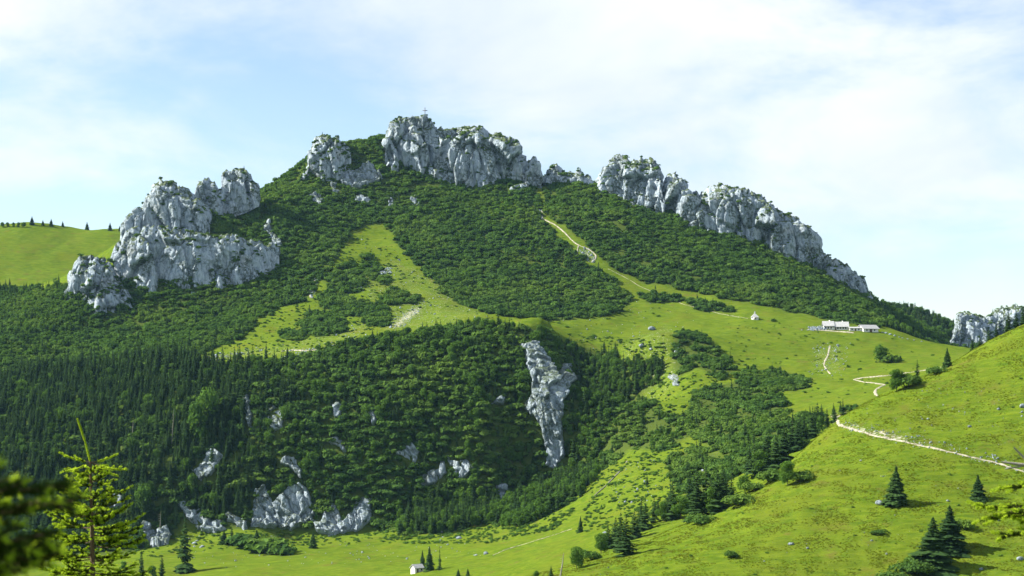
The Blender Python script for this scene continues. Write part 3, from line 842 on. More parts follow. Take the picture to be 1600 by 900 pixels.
def spruce_shape(seed, H=12.0, R=2.3, tiers=19, dens=9, ragged=0.2, gap=0.0):
    rng = np.random.default_rng(seed)
    C = []; N = []; S = []; T = []
    V = []; F = []; o = 0
    for k in range(tiers):
        f = (k + 0.5) / tiers
        z = H * (0.05 + 0.95 * f)
        rad = R * (1 - f) ** 0.82 * (1 + ragged * rng.normal()) + 0.10
        nb = max(4, int(dens * (0.45 + 0.75 * (1 - f))))
        a0 = rng.random() * 6.28
        for j in range(nb):
            if rng.random() < gap:
                continue
            a = a0 + 6.283 * j / nb + rng.normal() * 0.18
            L = rad * (0.72 + 0.42 * rng.random())
            dirv = np.array([math.cos(a), math.sin(a), 0]); side = np.array([-math.sin(a), math.cos(a), 0])
            droop = 0.30 + 0.25 * (1 - f)
            base = np.array([0, 0, z + rng.normal() * 0.12])
            tip = base + dirv * L + np.array([0, 0, -droop * L + 0.15 * L])
            mid = base + dirv * L * 0.55 + np.array([0, 0, -droop * L * 0.35])
            w = L * (0.30 + 0.10 * rng.random()) + 0.10
            sag = np.array([0, 0, -0.30 * w])
            # roof-shaped bough: two drooping halves that meet on the branch
            V += [base, mid + side * w + sag, tip, mid - side * w + sag, mid + np.array([0, 0, 0.06])]
            F += [(o, o + 1, o + 4), (o + 1, o + 2, o + 4), (o, o + 4, o + 3), (o + 3, o + 4, o + 2)]
            o += 5
            # hanging twigs
            for q in (0.45, 0.75):
                c = base + dirv * L * q + np.array([0, 0, -droop * L * q * 0.8])
                V += [c + side * w * 0.55, c - side * w * 0.55, c + dirv * 0.12 - np.array([0, 0, 0.32 + 0.2 * w])]
                F += [(o, o + 1, o + 2)]
                o += 3
    V += [np.array([0.10, 0, H * 0.93]), np.array([-0.07, 0.08, H * 0.93]), np.array([-0.05, -0.09, H * 0.93]), np.array([0, 0, H * 1.05])]
    F += [(o, o + 1, o + 3), (o + 1, o + 2, o + 3), (o + 2, o, o + 3)]
    tv, tf = tube((0, 0, -1.0), (0, 0, H * 0.96), 0.022 * H * 0.75, 0.02, 6)
    return (np.array(V), F), (tv, tf)
def broad_shape(seed, H=9.0, R=3.2, lobes=13, leaves=760, size=0.50):
    rng = np.random.default_rng(seed)
    cs = []
    for k in range(lobes):
        a = rng.random() * 6.28; rr = R * 0.62 * math.sqrt(rng.random())
        zz = H * (0.16 + 0.62 * rng.random())
        cs.append((rr * math.cos(a), rr * math.sin(a), zz, R * (0.34 + 0.26 * rng.random())))
    cs.append((0, 0, H * 0.80, R * 0.45))
    cs = np.array(cs)
    w = cs[:, 3] ** 2; idx = rng.choice(len(cs), leaves, p=w / w.sum())
    d = rng.normal(size=(leaves, 3)); d /= np.linalg.norm(d, axis=1)[:, None]
    rad = cs[idx, 3] * (0.62 + 0.45 * rng.random(leaves))
    C = cs[idx, :3] + d * rad[:, None] * np.array([1, 1, 0.85])
    LV, LF = leaf_quads(C, d, size, rng, 0.55)
    tr = [tube((0, 0, -0.8), (0.1, 0.05, H * 0.45), 0.19, 0.12, 6)]
    for c in cs[:6]:
        tr.append(tube((0.1, 0.05, H * 0.28), c[:3], 0.09, 0.03, 4))
    return (LV, LF), join(tr)
def bush_shape(seed, R=2.1, H=1.7, leaves=190, size=0.50):
    rng = np.random.default_rng(seed)
    lob = [(R * 0.55 * math.cos(a), R * 0.55 * math.sin(a), H * (0.28 + 0.25 * rng.random()), R * (0.42 + 0.2 * rng.random())) for a in rng.random(6) * 6.28]
    lob.append((0, 0, H * 0.5, R * 0.52)); lob = np.array(lob)
    idx = rng.integers(0, len(lob), leaves)
    d = rng.normal(size=(leaves, 3)); d[:, 2] = np.abs(d[:, 2]) * 0.9 - 0.15
    d /= np.linalg.norm(d, axis=1)[:, None]
    C = lob[idx, :3] + d * (lob[idx, 3] * (0.7 + 0.38 * rng.random(leaves)))[:, None] * np.array([1, 1, 0.8])
    C[:, 2] = np.maximum(C[:, 2], 0.05)
    up = d.copy(); up[:, 2] += 0.35
    LV, LF = leaf_quads(C, up, size, rng, 0.5)
    st = [tube((0, 0, -0.4), (l[0] * 0.8, l[1] * 0.8, l[2]), 0.07, 0.03, 4) for l in lob[:4]]
    return (LV, LF), join(st)
def tri_quads(F):
    return F if isinstance(F, np.ndarray) else [tuple(f) for f in F]
def proto(shape, mat, name):
    """one unlinked mesh, foliage and wood together, for the countless ones"""
    (v, f), (tv, tf) = shape
    faces = [tuple(int(i) for i in q) for q in f] + [tuple(int(i) + len(v) for i in q) for q in tf]
    idx = [0] * len(f) + [1] * len(tf)
    return mesh_obj(name, np.concatenate([v, tv]), faces, [mat, M_BARK], matidx=idx, link=False)
def kit(shape, mat):
    """foliage mesh and wood mesh for a single plant"""
    (v, f), (tv, tf) = shape
    a = mesh_obj('crown', v, [tuple(int(i) for i in q) for q in f], mat, link=False).data
    b = mesh_obj('trunk', tv, [tuple(int(i) for i in q) for q in tf], M_BARK, link=False).data
    return a, b
SPRUCES = [spruce_shape(31, 12, 2.3), spruce_shape(32, 12, 1.9, 21, 9, 0.25), spruce_shape(33, 12, 2.7, 17, 10, 0.22), spruce_shape(34, 12, 2.0, 18, 8, 0.3, 0.12)]
BROADS = [broad_shape(41), broad_shape(42, 9, 3.6, 15, 860), broad_shape(43, 9, 2.8, 11, 660)]
BUSHES = [bush_shape(51), bush_shape(52, 2.3, 1.5), bush_shape(53, 1.9, 2.1), bush_shape(54, 2.2, 1.8, 210)]
FATSPRUCE = spruce_shape(35, 12, 4.2, 36, 19, 0.22, 0.06)
FATSPRUCE2 = spruce_shape(36, 12, 4.4, 32, 18, 0.28, 0.10)
FINEBROAD = [broad_shape(44, 9, 3.3, 16, 3400, 0.25), broad_shape(45, 9, 3.6, 18, 3600, 0.26)]
FINEBUSH = [bush_shape(55, 2.2, 1.8, 1100, 0.21), bush_shape(56, 2.0, 2.1, 1100, 0.21)]
KITS = {'spruce': [kit(s, M_SPRUCE) for s in SPRUCES], 'broad': [kit(s, M_BROAD) for s in BROADS], 'bush': [kit(s, M_PINE) for s in BUSHES], 'fat': [kit(FATSPRUCE, M_SPRUCE), kit(FATSPRUCE2, M_SPRUCE)], 'broad_fine': [kit(s, M_BROAD) for s in FINEBROAD], 'bush_fine': [kit(s, M_PINE) for s in FINEBUSH]}
BASE_H = {'spruce': 12.4, 'broad': 9.3, 'bush': 2.0, 'fat': 12.4}
NAMES = {'spruce': ('spruce_tree', 'spruce'), 'broad': ('broadleaf_tree', 'tree'), 'bush': ('mountain_pine', 'bush'), 'fat': ('spruce_tree', 'spruce')}
def plant(kind, x, y, h, label, group=None, wide=1.0, variant=None, sink=0.25):
    ks = KITS[kind + '_fine'] if (y < 900 and kind in ('broad', 'bush')) else KITS[kind]
    k = ks[(variant if variant is not None else random.randrange(len(ks))) % len(ks)]
    s = h / BASE_H[kind]
    z = float(ground(np.array([x]), np.array([y]))[0])
    nm, cat = NAMES[kind]
    root = empty(nm, (x, y, z - sink * min(1.0, s)), random.random() * 6.28, (s * wide, s * wide, s))
    tag(root, label, cat, group)
    for me, part in ((k[0], 'crown'), (k[1], 'trunk' if kind != 'bush' else 'stem')):
        c = bpy.data.objects.new(part, me)
        COL.objects.link(c); c.parent = root
    return root

# ------------------------------------------------------------------ countless plants: one object per kind, instanced on points
def scatter(name, label, category, P, rot, scl, idx, protos):
    coll = bpy.data.collections.new(name + '_kinds')
    for i, p in enumerate(protos):
        p.name = '%s_kind_%02d' % (name, i)
        coll.objects.link(p)
    me = bpy.data.meshes.new(name)
    n = len(P)
    me.vertices.add(n); me.vertices.foreach_set('co', np.asarray(P, np.float32).ravel())
    a = me.attributes.new('rot', 'FLOAT_VECTOR', 'POINT'); a.data.foreach_set('vector', np.asarray(rot, np.float32).ravel())
    a = me.attributes.new('scl', 'FLOAT_VECTOR', 'POINT'); a.data.foreach_set('vector', np.asarray(scl, np.float32).ravel())
    a = me.attributes.new('idx', 'INT', 'POINT'); a.data.foreach_set('value', np.asarray(idx, np.int32))
    o = bpy.data.objects.new(name, me)
    COL.objects.link(o)
    tag(o, label, category); o['kind'] = 'stuff'
    ng = bpy.data.node_groups.new(name, 'GeometryNodeTree')
    ng.interface.new_socket('Geometry', in_out='INPUT', socket_type='NodeSocketGeometry')
    ng.interface.new_socket('Geometry', in_out='OUTPUT', socket_type='NodeSocketGeometry')
    gi = ng.nodes.new('NodeGroupInput'); go = ng.nodes.new('NodeGroupOutput')
    iop = ng.nodes.new('GeometryNodeInstanceOnPoints')
    ci_ = ng.nodes.new('GeometryNodeCollectionInfo')
    ci_.inputs['Collection'].default_value = coll
    ci_.inputs['Separate Children'].default_value = True
    ci_.inputs['Reset Children'].default_value = True
    def na(nm, dt):
        q = ng.nodes.new('GeometryNodeInputNamedAttribute'); q.data_type = dt; q.inputs['Name'].default_value = nm
        return [s for s in q.outputs if s.enabled and s.name == 'Attribute'][0]
    er = ng.nodes.new('FunctionNodeEulerToRotation')
    L = ng.links.new
    L(na('rot', 'FLOAT_VECTOR'), er.inputs[0])
    L(gi.outputs[0], iop.inputs['Points'])
    L(ci_.outputs[0], iop.inputs['Instance'])
    iop.inputs['Pick Instance'].default_value = True
    L(na('idx', 'INT'), iop.inputs['Instance Index'])
    L(er.outputs[0], iop.inputs['Rotation'])
    L(na('scl', 'FLOAT_VECTOR'), iop.inputs['Scale'])
    L(iop.outputs[0], go.inputs[0])
    md = o.modifiers.new('scatter', 'NODES'); md.node_group = ng
    return o
def spread(n, x0, x1, y0, y1, dense_with_slope=True):
    x = RNG.uniform(x0, x1, n); y = RNG.uniform(y0, y1, n)
    return x, y
def thin(x, y, cell):
    """keep about one plant per cell so crowns do not pile up"""
    k = np.floor(x / cell).astype(np.int64) * 100003 + np.floor(y / cell).astype(np.int64)
    _, i = np.unique(k, return_index=True)
    return i
def upright(n, tilt=0.06):
    r = np.zeros((n, 3)); r[:, 2] = RNG.random(n) * 6.283; r[:, 0] = RNG.normal(size=n) * tilt; r[:, 1] = RNG.normal(size=n) * tilt
    return r
def seen(x, y, z):
    """is the point in view from the standpoint over the bare land"""
    ok = (np.abs(x / y) < 0.262)
    for f in np.linspace(0.30, 0.985, 60):
        ok &= z * f > ground(x * f, y * f) - 0.5
    return ok
def hits_outcrop(x, y, z, h):
    bad = np.zeros(x.shape, bool)
    for f in (0.1, 0.45, 0.8):
        px, py = to_px(x, y, z + h * f)
        for p in OUT_POLYS:
            a = np.array(p)
            sel = (px > a[:, 0].min()) & (px < a[:, 0].max()) & (py > a[:, 1].min()) & (py < a[:, 1].max())
            if sel.any():
                bad[sel] |= poly_dist(px[sel], py[sel], p) > 0.8
    return bad & (RNG.random(x.shape) > 0.04)

# mountain pine scrub on the upper slopes
x, y = spread(230000, -440, 420, 1380, 1900)
i = thin(x, y, 2.25); x, y = x[i], y[i]
z = ground(x, y)
m = cover_pine(x, y, z) & ~hits_outcrop(x, y, z, 1.6)
m &= (fbm(x / 20, y / 20, octaves=3) > -0.62) & (perlin(x / 7.0, y / 7.0 + 31) > -0.36) & (perlin(x / 38.0, y / 38.0 + 77) + 0.6 * perlin(x / 11, y / 11) > -0.72)
x, y, z = x[m], y[m], z[m]
sc_ = 0.45 + 1.1 * RNG.random(len(x)) ** 2.0 + 0.65 * np.clip(perlin(x / 9, y / 9), -0.35, 1)
led = np.array(LEDGES)
led = led[(led[:, 1] > 100)]
P = np.concatenate([np.stack([x, y, z - 0.2], -1), led - np.array([0, 0, 0.2])])
scv = np.concatenate([sc_, 0.45 + 0.45 * RNG.random(len(led))])
scl = np.stack([scv * 1.15, scv * (1.0 + 0.5 * RNG.random(len(scv))), scv * (0.8 + 0.9 * RNG.random(len(scv)))], -1)
bush_protos = [proto(s, M_PINE, 'bush') for s in BUSHES]
LIGHT = [bush_shape(57, 2.0, 1.9, 230, 0.42), bush_shape(58, 1.7, 2.3, 230, 0.42)]
bush_protos += [proto(s, M_BROAD, 'bush') for s in LIGHT] + [proto(spruce_shape(59, 4.2, 1.1, 12, 7, 0.25), M_SPRUCE, 'bush')]
_kn = perlin(P[:, 0] / 26 + 3, P[:, 1] / 26) + 0.8 * RNG.random(len(P)) - 0.4
_ki = np.where(_kn > 0.22, RNG.integers(4, 6, len(P)), RNG.integers(0, 4, len(P)))
_ki = np.where(RNG.random(len(P)) < 0.06, 6, _ki)
scatter('mountain_pine_scrub', 'dense dark mountain pine scrub covering the upper slopes and rock ledges', 'scrub', P, upright(len(P), 0.10), scl, _ki, bush_protos)
print('scrub', len(P))

# forest of the bluff, gully, knoll, distant ridge
def forest_points():
    out = []
    x, y = spread(160000, -560, 60, 1140, 1440); i = thin(x, y, 2.3); x, y = x[i], y[i]; z = ground(x, y)
    nz_ = normal(x, y, 6.0)[2]; k = RNG.random(len(x)) < np.clip(0.47 / nz_, 0, 1); x, y, z = x[k], y[k], z[k]
    m = cover_poly(x, y, z, [FOREST_POLY], 1130, 1440, 4.0)
    x, y, z = x[m], y[m], z[m]
    px, py = to_px(x, y, z)
    left = sstep(520, 330, px); low = sstep(745, 770, py) * sstep(600, 640, px)
    r = RNG.random(len(x)); nn = perlin(x / 30, y / 30)
    kind = np.where(r < 0.14 + 0.55 * left + 0.15 * low + 0.25 * nn, 0, np.where(r < 0.46 + 0.40 * left + 0.3 * low + 0.2 * perlin(x / 18 + 4, y / 18), 1, 2))
    h = np.where(kind == 0, 6 + 10 * RNG.random(len(x)) ** 1.5 * (0.5 + 0.5 * left + 0.3 * low), np.where(kind == 1, 3.4 + 6.5 * RNG.random(len(x)) ** 1.8, 2.2 + 2.6 * RNG.random(len(x)) ** 1.5))
    brow = sstep(1285, 1310, y) * (px > 450)
    h = h * (1 - 0.45 * brow)
    out.append((x, y, z, kind, h))
    x, y = spread(60000, 20, 130, 1080, 1420); i = thin(x, y, 3.4); x, y = x[i], y[i]; z = ground(x, y)
    m = cover_poly(x, y, z, [GULLY_POLY], 1080, 1420, 4.0); x, y, z = x[m], y[m], z[m]
    r = RNG.random(len(x)); kind = np.where(r < 0.2, 0, np.where(r < 0.8, 1, 2))
    out.append((x, y, z, kind, np.where(kind == 0, 8 + 5 * RNG.random(len(x)), np.where(kind == 1, 4.5 + 4 * RNG.random(len(x)), 2.6))))
    x, y = spread(60000, 30, 200, 880, 1420); i = thin(x, y, 2.9); x, y = x[i], y[i]; z = ground(x, y)
    m = cover_poly(x, y, z, KNOLL_POLYS, 880, 1420, 9.0) & (fbm(x / 16, y / 16, octaves=2) > -0.06); x, y, z = x[m], y[m], z[m]
    r = RNG.random(len(x)); kind = np.where(r < 0.05, 0, np.where(r < 0.30, 1, 2))
    out.append((x, y, z, kind, np.where(kind == 0, 5 + 4 * RNG.random(len(x)), np.where(kind == 1, 2.8 + 2.2 * RNG.random(len(x)), 2.0 + 1.4 * RNG.random(len(x))))))
    # below the bluff: broad trees above the valley meadow
    x, y = spread(9000, -110, 50, 1050, 1215); i = thin(x, y, 3.4); x, y = x[i], y[i]; z = ground(x, y)
    m = cover_poly(x, y, z, [[(620,838),(640,780),(700,760),(780,770),(860,745),(925,775),(905,800),(880,808),(830,826),(760,820),(700,832)]], 1040, 1215, 5.0); x, y, z = x[m], y[m], z[m]
    r = RNG.random(len(x)); kind = np.where(r < 0.22, 0, np.where(r < 0.85, 1, 2))
    out.append((x, y, z, kind, np.where(kind == 0, 8 + 7 * RNG.random(len(x)), np.where(kind == 1, 4.5 + 4 * RNG.random(len(x)), 2.2))))
    # far wooded ridge and the wooded hollow left behind the crags
    x, y = spread(40000, 300, 640, 1900, 2420); i = thin(x, y, 5.2); x, y = x[i], y[i]; z = ground(x, y)
    px, py = to_px(x, y, z); m = (perlin(x / 40, y / 40) > -0.75) & ~((px > 1482) & (px < 1556) & (py < 556) & (y < 2260)); x, y, z = x[m], y[m], z[m]
    kind = np.where(RNG.random(len(x)) < 0.7, 0, 1)
    out.append((x, y, z, kind, 6 + 5 * RNG.random(len(x))))
    x, y = spread(30000, 270, 620, 1560, 1905); i = thin(x, y, 4.6); x, y = x[i], y[i]; z = ground(x, y)
    px, py = to_px(x, y, z); m = (px > 1378) & (py < 575) & ~((px > 1482) & (px < 1556) & (py < 549)); x, y, z = x[m], y[m], z[m]
    kind = np.where(RNG.random(len(x)) < 0.65, 0, 1)
    out.append((x, y, z, kind, 5 + 5 * RNG.random(len(x))))
    x, y = spread(40000, -640, -330, 1440, 1800); i = thin(x, y, 3.6); x, y = x[i], y[i]; z = ground(x, y)
    px, py = to_px(x, y, z)
    m = (px < 130) & (py > 447 + perlin(x / 25, y / 25) * 14) & (py < 600) & (perlin(x / 22, y / 22 + 5) > -0.35); x, y, z = x[m], y[m], z[m]
    r = RNG.random(len(x)); kind = np.where(r < 0.15, 0, np.where(r < 0.45, 1, 2))
    out.append((x, y, z, kind, np.where(kind == 0, 6 + 4 * RNG.random(len(x)), np.where(kind == 1, 3.5 + 3 * RNG.random(len(x)), 2.4))))
    return [np.concatenate(c) for c in zip(*out)]
fx, fy, fz, fk, fh = forest_points()
m = ~hits_outcrop(fx, fy, fz, fh)
fx, fy, fz, fk, fh = fx[m], fy[m], fz[m], fk[m], fh[m]
# the largest ones in view stand as single trees
size_px = fh / fy * F_PX
vis = seen(fx, fy, fz + fh * 0.6)
single = np.zeros(len(fx), bool)
SINGLE_BUDGET = {0: 190, 1: 190}
for k, budget in SINGLE_BUDGET.items():
    c = np.where(vis & (fk == k))[0]
    single[c[np.argsort(-size_px[c])][:budget]] = True
FOREST_LABEL = {0: ('spruce', 'dark spruce standing in the forest of the wooded bluff', 'spruces in the bluff forest'), 1: ('broad', 'bright green broadleaf tree in the forest of bluff and gully', 'broadleaf trees in the bluff forest')}
for q in np.where(single)[0]:
    kd, lab, grp = FOREST_LABEL[int(fk[q])]
    plant(kd, float(fx[q]), float(fy[q]), float(fh[q]), lab, grp, 0.9 + 0.25 * random.random())
rest = ~single
for k, nm, lab, cat, shapes, mat, bh in ((0, 'spruce_forest', 'mass of dark spruces filling the wooded slopes', 'forest', SPRUCES, M_SPRUCE, 12.4), (1, 'broadleaf_forest', 'mass of broadleaf trees among the spruces of the wooded slopes', 'forest', BROADS, M_BROAD, 9.3), (2, 'mountain_pine_thicket', 'low mountain pine thicket on bluff and knoll', 'scrub', BUSHES, M_PINE, 2.0)):
    c = np.where(rest & (fk == k))[0]
    s = fh[c] / bh
    P = np.stack([fx[c], fy[c], fz[c] - 0.3], -1)
    w = s * (0.9 + 0.3 * RNG.random(len(c)))
    scatter(nm, lab, cat, P, upright(len(c), 0.04), np.stack([w, w, s], -1), RNG.integers(0, len(shapes), len(c)), [proto(t, mat, nm) for t in shapes])
    print(nm, len(c))

# dwarf shrubs and herb clumps that roughen the pastures near the forest edge
def dwarf():
    X = []; Y = []
    def add(poly, n, y0, y1, thr):
        a = np.array(poly)
        px = RNG.uniform(a[:, 0].min(), a[:, 0].max(), n); py = RNG.uniform(a[:, 1].min(), a[:, 1].max(), n)
        k = in_poly(px, py, poly)
        x, y, z, ok = hit(px[k], py[k], y0)
        ok &= (y < y1) & (fbm(x / 11, y / 11, octaves=3) + 0.35 * RNG.random(len(x)) > thr)
        X.append(x[ok]); Y.append(y[ok])
    add([(930,745),(1000,705),(1060,700),(1150,720),(1090,765),(1000,815),(900,835)], 2600, 850, 1250, 0.12)
    add([(940,640),(1000,560),(1060,590),(1150,560),(1230,600),(1240,650),(1100,700),(1000,720)], 2600, 900, 1420, 0.05)
    add([(560,800),(640,825),(760,810),(900,795),(880,825),(760,850),(600,850)], 2600, 900, 1250, 0.10)
    add([(200,840),(300,828),(450,832),(600,835),(560,850),(300,862),(200,880)], 1500, 900, 1250, 0.15)
    add([(400,500),(500,430),(560,365),(620,400),(640,470),(560,540),(400,565),(300,570)], 3400, 1250, 1720, 0.02)
    add([(880,520),(1000,530),(1060,520),(1010,600),(940,560)], 1100, 1200, 1500, 0.1)
    add([(1100,485),(1250,510),(1400,530),(1470,560),(1300,640),(1150,560)], 1200, 1000, 1560, 0.35)
    add([(600,360),(700,460),(850,505),(1000,470),(1100,490),(900,520),(700,510),(600,480)], 1400, 1350, 1750, 0.3)
    add([(850,900),(1250,690),(1600,540),(1600,900)], 700, 450, 760, 0.30)
    x = np.concatenate(X); y = np.concatenate(Y)
    s = (0.20 + 0.42 * RNG.random(len(x)) ** 2) * np.where(y < 760, 0.45, 1.0)
    P = np.stack([x, y, ground(x, y) - 0.05], -1)
    scatter('dwarf_shrubs', 'small shrubs and herb clumps dotting the pastures', 'shrubs', P, upright(len(x), 0.15), np.stack([s * 1.2, s * 1.2, s], -1), RNG.integers(0, 4, len(x)), [proto(t, M_BROAD, 'dwarf') for t in BUSHES])
dwarf()

# ------------------------------------------------------------------ single trees and bushes one can point at
def at(px, py, ymin=450.0):
    X, Y, Z, ok = hit([px], [py], ymin)
    return float(X[0]), float(Y[0]), float(Z[0])
def plant_px(kind, px, foot, top, label, group=None, wide=1.0, variant=None, ymin=450.0):
    X, Y, Z = at(px, foot, ymin)
    return plant(kind, X, Y, (foot - top) / F_PX * Y, label, group, wide, variant)
HILL = 'lone trees on the near grassy hill'
plant_px('fat', 1400, 787, 724, 'lone dark spruce in the middle of the near grassy hill', HILL, 0.95)
plant_px('fat', 1528, 778, 739, 'small lone spruce below the gravel path near the right edge', HILL, 1.05)
plant_px('fat', 1484, 858, 786, 'tall back spruce of the pair low on the near hill', HILL, 1.2)
plant_px('fat', 1458, 886, 804, 'wide bushy front tree of the pair low on the near hill', HILL, 1.3, 1)
plant_px('bush', 1440, 884, 862, 'bush at the left foot of the wide front tree', HILL, 1.2)
plant_px('bush', 1506, 826, 808, 'small bush right beside the pair of trees on the hill', HILL, 0.9)
plant_px('bush', 1425, 896, 872, 'low bush left below the pair of trees at the frame bottom', HILL, 1.2)
plant_px('bush', 1396, 908, 890, 'low bush cut by the bottom edge below the pair', HILL, 1.3)
plant_px('bush', 1142, 872, 858, 'single dark bush on open turf at the bottom of the hill', HILL, 0.85)
plant_px('bush', 1374, 834, 826, 'flat dark bush below the lone middle spruce', HILL, 1.7)
plant_px('broad', 1231, 757, 714, 'round leafy tree at the upper left edge of the near hill', HILL, 0.95, 0)
plant_px('bush', 1252, 752, 734, 'bush right against the round leafy tree', HILL, 1.2)
plant_px('bush', 1205, 752, 730, 'bush left against the round leafy tree', HILL, 1.0)
ROW = 'row of trees along the ravine at the foot of the near hill'
row = [('broad',838,903,890,1.0),('spruce',861,900,883,1.2),('broad',901,888,848,0.8),('bush',921,876,858,1.0),('broad',939,864,828,0.9),('spruce',950,858,818,1.1),('spruce',962,853,806,1.1),('spruce',978,867,800,1.15),('spruce',991,842,796,1.1),
 ('spruce',1008,828,776,1.15),('spruce',1022,816,775,1.1),('broad',1037,815,778,1.0),('spruce',1051,812,748,1.0),('broad',1064,811,768,1.0),('spruce',1077,800,738,1.0),('spruce',1089,812,728,1.1),('bush',1096,818,800,1.2),('spruce',1103,806,724,1.0),
 ('broad',1113,802,752,0.9),('spruce',1121,800,728,1.05),('spruce',1131,786,730,1.1),('spruce',1143,782,735,1.1),('bush',1155,788,768,1.2),('broad',1164,772,738,0.9),('bush',1176,768,752,1.3),('spruce',1179,745,684,1.0),('broad',1190,742,698,0.9),
 ('spruce',1198,738,671,1.05),('spruce',1212,733,676,1.0),('spruce',1226,722,659,1.05),('spruce',1238,706,645,1.0),('spruce',1247,704,652,0.95),('spruce',1256,694,641,1.1),('spruce',1270,684,633,1.1),('broad',1281,676,645,0.9),('spruce',1292,668,637,1.1),('spruce',1304,660,634,1.1),('spruce',1317,648,622,1.1),('bush',1329,642,630,1.1)]
ORD = ['first','second','third','fourth','fifth','sixth','seventh','eighth','ninth','tenth','eleventh','twelfth','thirteenth','fourteenth','fifteenth','sixteenth','seventeenth','eighteenth','nineteenth','twentieth']
cnt = {}; tot = {}
for r_ in row:
    tot[r_[0]] = tot.get(r_[0], 0) + 1
WORDS = {'spruce': 'spruce', 'broad': 'leafy tree', 'bush': 'bush'}
for (kd, px, ft, tp, w) in row:
    i_ = cnt.get(kd, 0); cnt[kd] = i_ + 1
    nm = ('%s %s from the left in the tree row along the ravine' % (ORD[i_], WORDS[kd])) if i_ < 20 else ('%s-last %s before the path bend in the tree row' % (ORD[tot[kd] - i_ - 1], WORDS[kd]))
    plant_px(kd, px, ft, tp, nm, ROW, w * (1.4 if kd == 'spruce' else 1.05))
rb_ = random.Random(4)
for (kd, px, ft, tp, w) in row:
    if kd == 'spruce' and px > 960:
        plant_px('spruce', px + rb_.uniform(-9, 9), ft - rb_.uniform(3, 12), ft - rb_.uniform(3, 12) - (ft - tp) * rb_.uniform(0.55, 0.95), 'spruce in the second line close behind the ravine tree row', 'second line of spruces behind the ravine row', 1.45)
plant_px('fat', 907, 832, 805, 'lone small spruce on the meadow left above the ravine row', None, 0.6)
plant_px('spruce', 1011, 757, 741, 'tiny dark spruce alone on the clearing below the knoll', None, 1.3)
ALP = 'trees of the alp meadow'
plant_px('broad', 1375, 566, 536, 'dark round tree alone on the alp meadow below the huts', ALP, 1.05, 1, 900)
plant_px('bush', 1392, 566, 553, 'bush on the right side of the round tree below the huts', ALP, 1.1, None, 900)
plant_px('broad', 1401, 611, 571, 'leafy tree beside the track at the crest of the near hill', ALP, 0.85, 2, 600)
plant_px('bush', 1418, 604, 581, 'bush between leafy tree and spruce at the hill crest', ALP, 1.0, None, 600)
plant_px('spruce', 1433, 594, 560, 'spruce right of the leafy tree at the hill crest', ALP, 1.1, None, 600)
plant_px('fat', 1480, 574, 541, 'single spruce on the hill crest halfway to the right edge', ALP, 0.75, None, 600)
plant_px('bush', 1462, 584, 570, 'low bush left of the single crest spruce', ALP, 1.2, None, 600)
plant_px('bush', 1183+27, 502, 497, 'small bush on the turf right of the little chapel', ALP, 1.0, None, 900)
CREST = 'spruces on the crest at the right edge'
for (px, ft, tp, lab) in [(1519,556,528,'lowest spruce of the crest group at the right edge'),(1531,548,522,'second lowest spruce of the crest group at the right edge'),(1545,541,513,'third spruce up in the crest group at the right edge'),(1557,536,506,'middle spruce of the crest group at the right edge'),(1575,528,485,'tallest spruce of the crest group at the right edge'),(1588,520,486,'spruce right of the tallest one on the crest'),(1599,516,476,'spruce cut by the right edge on the crest')]:
    _Y = 748.0 + 9.0 * ((px * 7) % 3); _x = (px - 800) / F_PX * _Y
    _g = float(ground(np.array([_x]), np.array([_Y]))[0])
    plant('spruce', _x, _Y, max(5.0, (HORIZON - tp) / F_PX * _Y - _g), lab, CREST, 1.5)
VAL = 'trees on the valley meadow'
plant_px('spruce', 289, 894, 806, 'tall narrow spruce on the valley meadow right of the foreground tree', VAL, 0.95, 2, 800)
plant_px('spruce', 221, 903, 858, 'short spruce at the bottom edge next to the foreground tree', VAL, 1.0, 0, 800)
plant_px('spruce', 253, 905, 866, 'short spruce at the bottom edge left of the tall narrow one', VAL, 1.1, 2, 800)
plant_px('broad', 238, 906, 880, 'small leafy tree between the two short bottom spruces', VAL, 0.8, 0, 800)
plant_px('broad', 192, 902, 872, 'small leafy tree at the bottom just right of the foreground spruce', VAL, 0.8, 2, 800)
plant_px('fat', 671, 892, 851, 'right dark spruce beside the white meadow cabin', VAL, 0.65, None, 800)
plant_px('fat', 660, 890, 858, 'left dark spruce beside the white meadow cabin', VAL, 0.6, None, 800)
plant_px('spruce', 687, 891, 851, 'thin bare-looking tree right of the two cabin spruces', VAL, 0.6, 3, 800)
plant_px('fat', 716, 901, 888, 'left of two small trees at the bottom edge right of the cabin', VAL, 0.9, None, 800)
plant_px('fat', 731, 900, 887, 'right of two small trees at the bottom edge right of the cabin', VAL, 0.8, None, 800)
plant_px('fat', 489, 857, 828, 'small lone spruce in front of the scalloped cliff', VAL, 0.75, None, 800)
for j, (px, ft, tp, kd) in enumerate([(350,851,828,'fat'),(362,852,820,'spruce'),(374,853,833,'bush'),(388,856,833,'bush'),(401,859,826,'fat'),(412,861,838,'bush'),(424,864,840,'bush'),(437,867,848,'bush')]):
    plant_px(kd, px, ft, tp, '%s plant from the left in the dark clump below the folded cliff' % ORD[j], VAL, 1.15, None, 800)
SHO = 'small trees on the skyline of the left grassy shoulder'
for j, (px, ft, tp) in enumerate([(50,350,337),(67,351,343),(80,352,341),(98,353,345),(136,358,346),(172,359,347),(187,360,352)]):
    plant_px('fat', px, ft + 1.2, tp, '%s tree from the left on the skyline of the left shoulder' % ORD[j], SHO, 0.9, None, 1700)
for j, px in enumerate((4, 12, 21, 29, 37)):
    plant_px('broad', px, 355, 346, '%s bush from the left edge on the skyline of the left shoulder' % ORD[j], SHO, 1.2, None, 1700)
BROW = 'small spruces on the brow of the bluff'
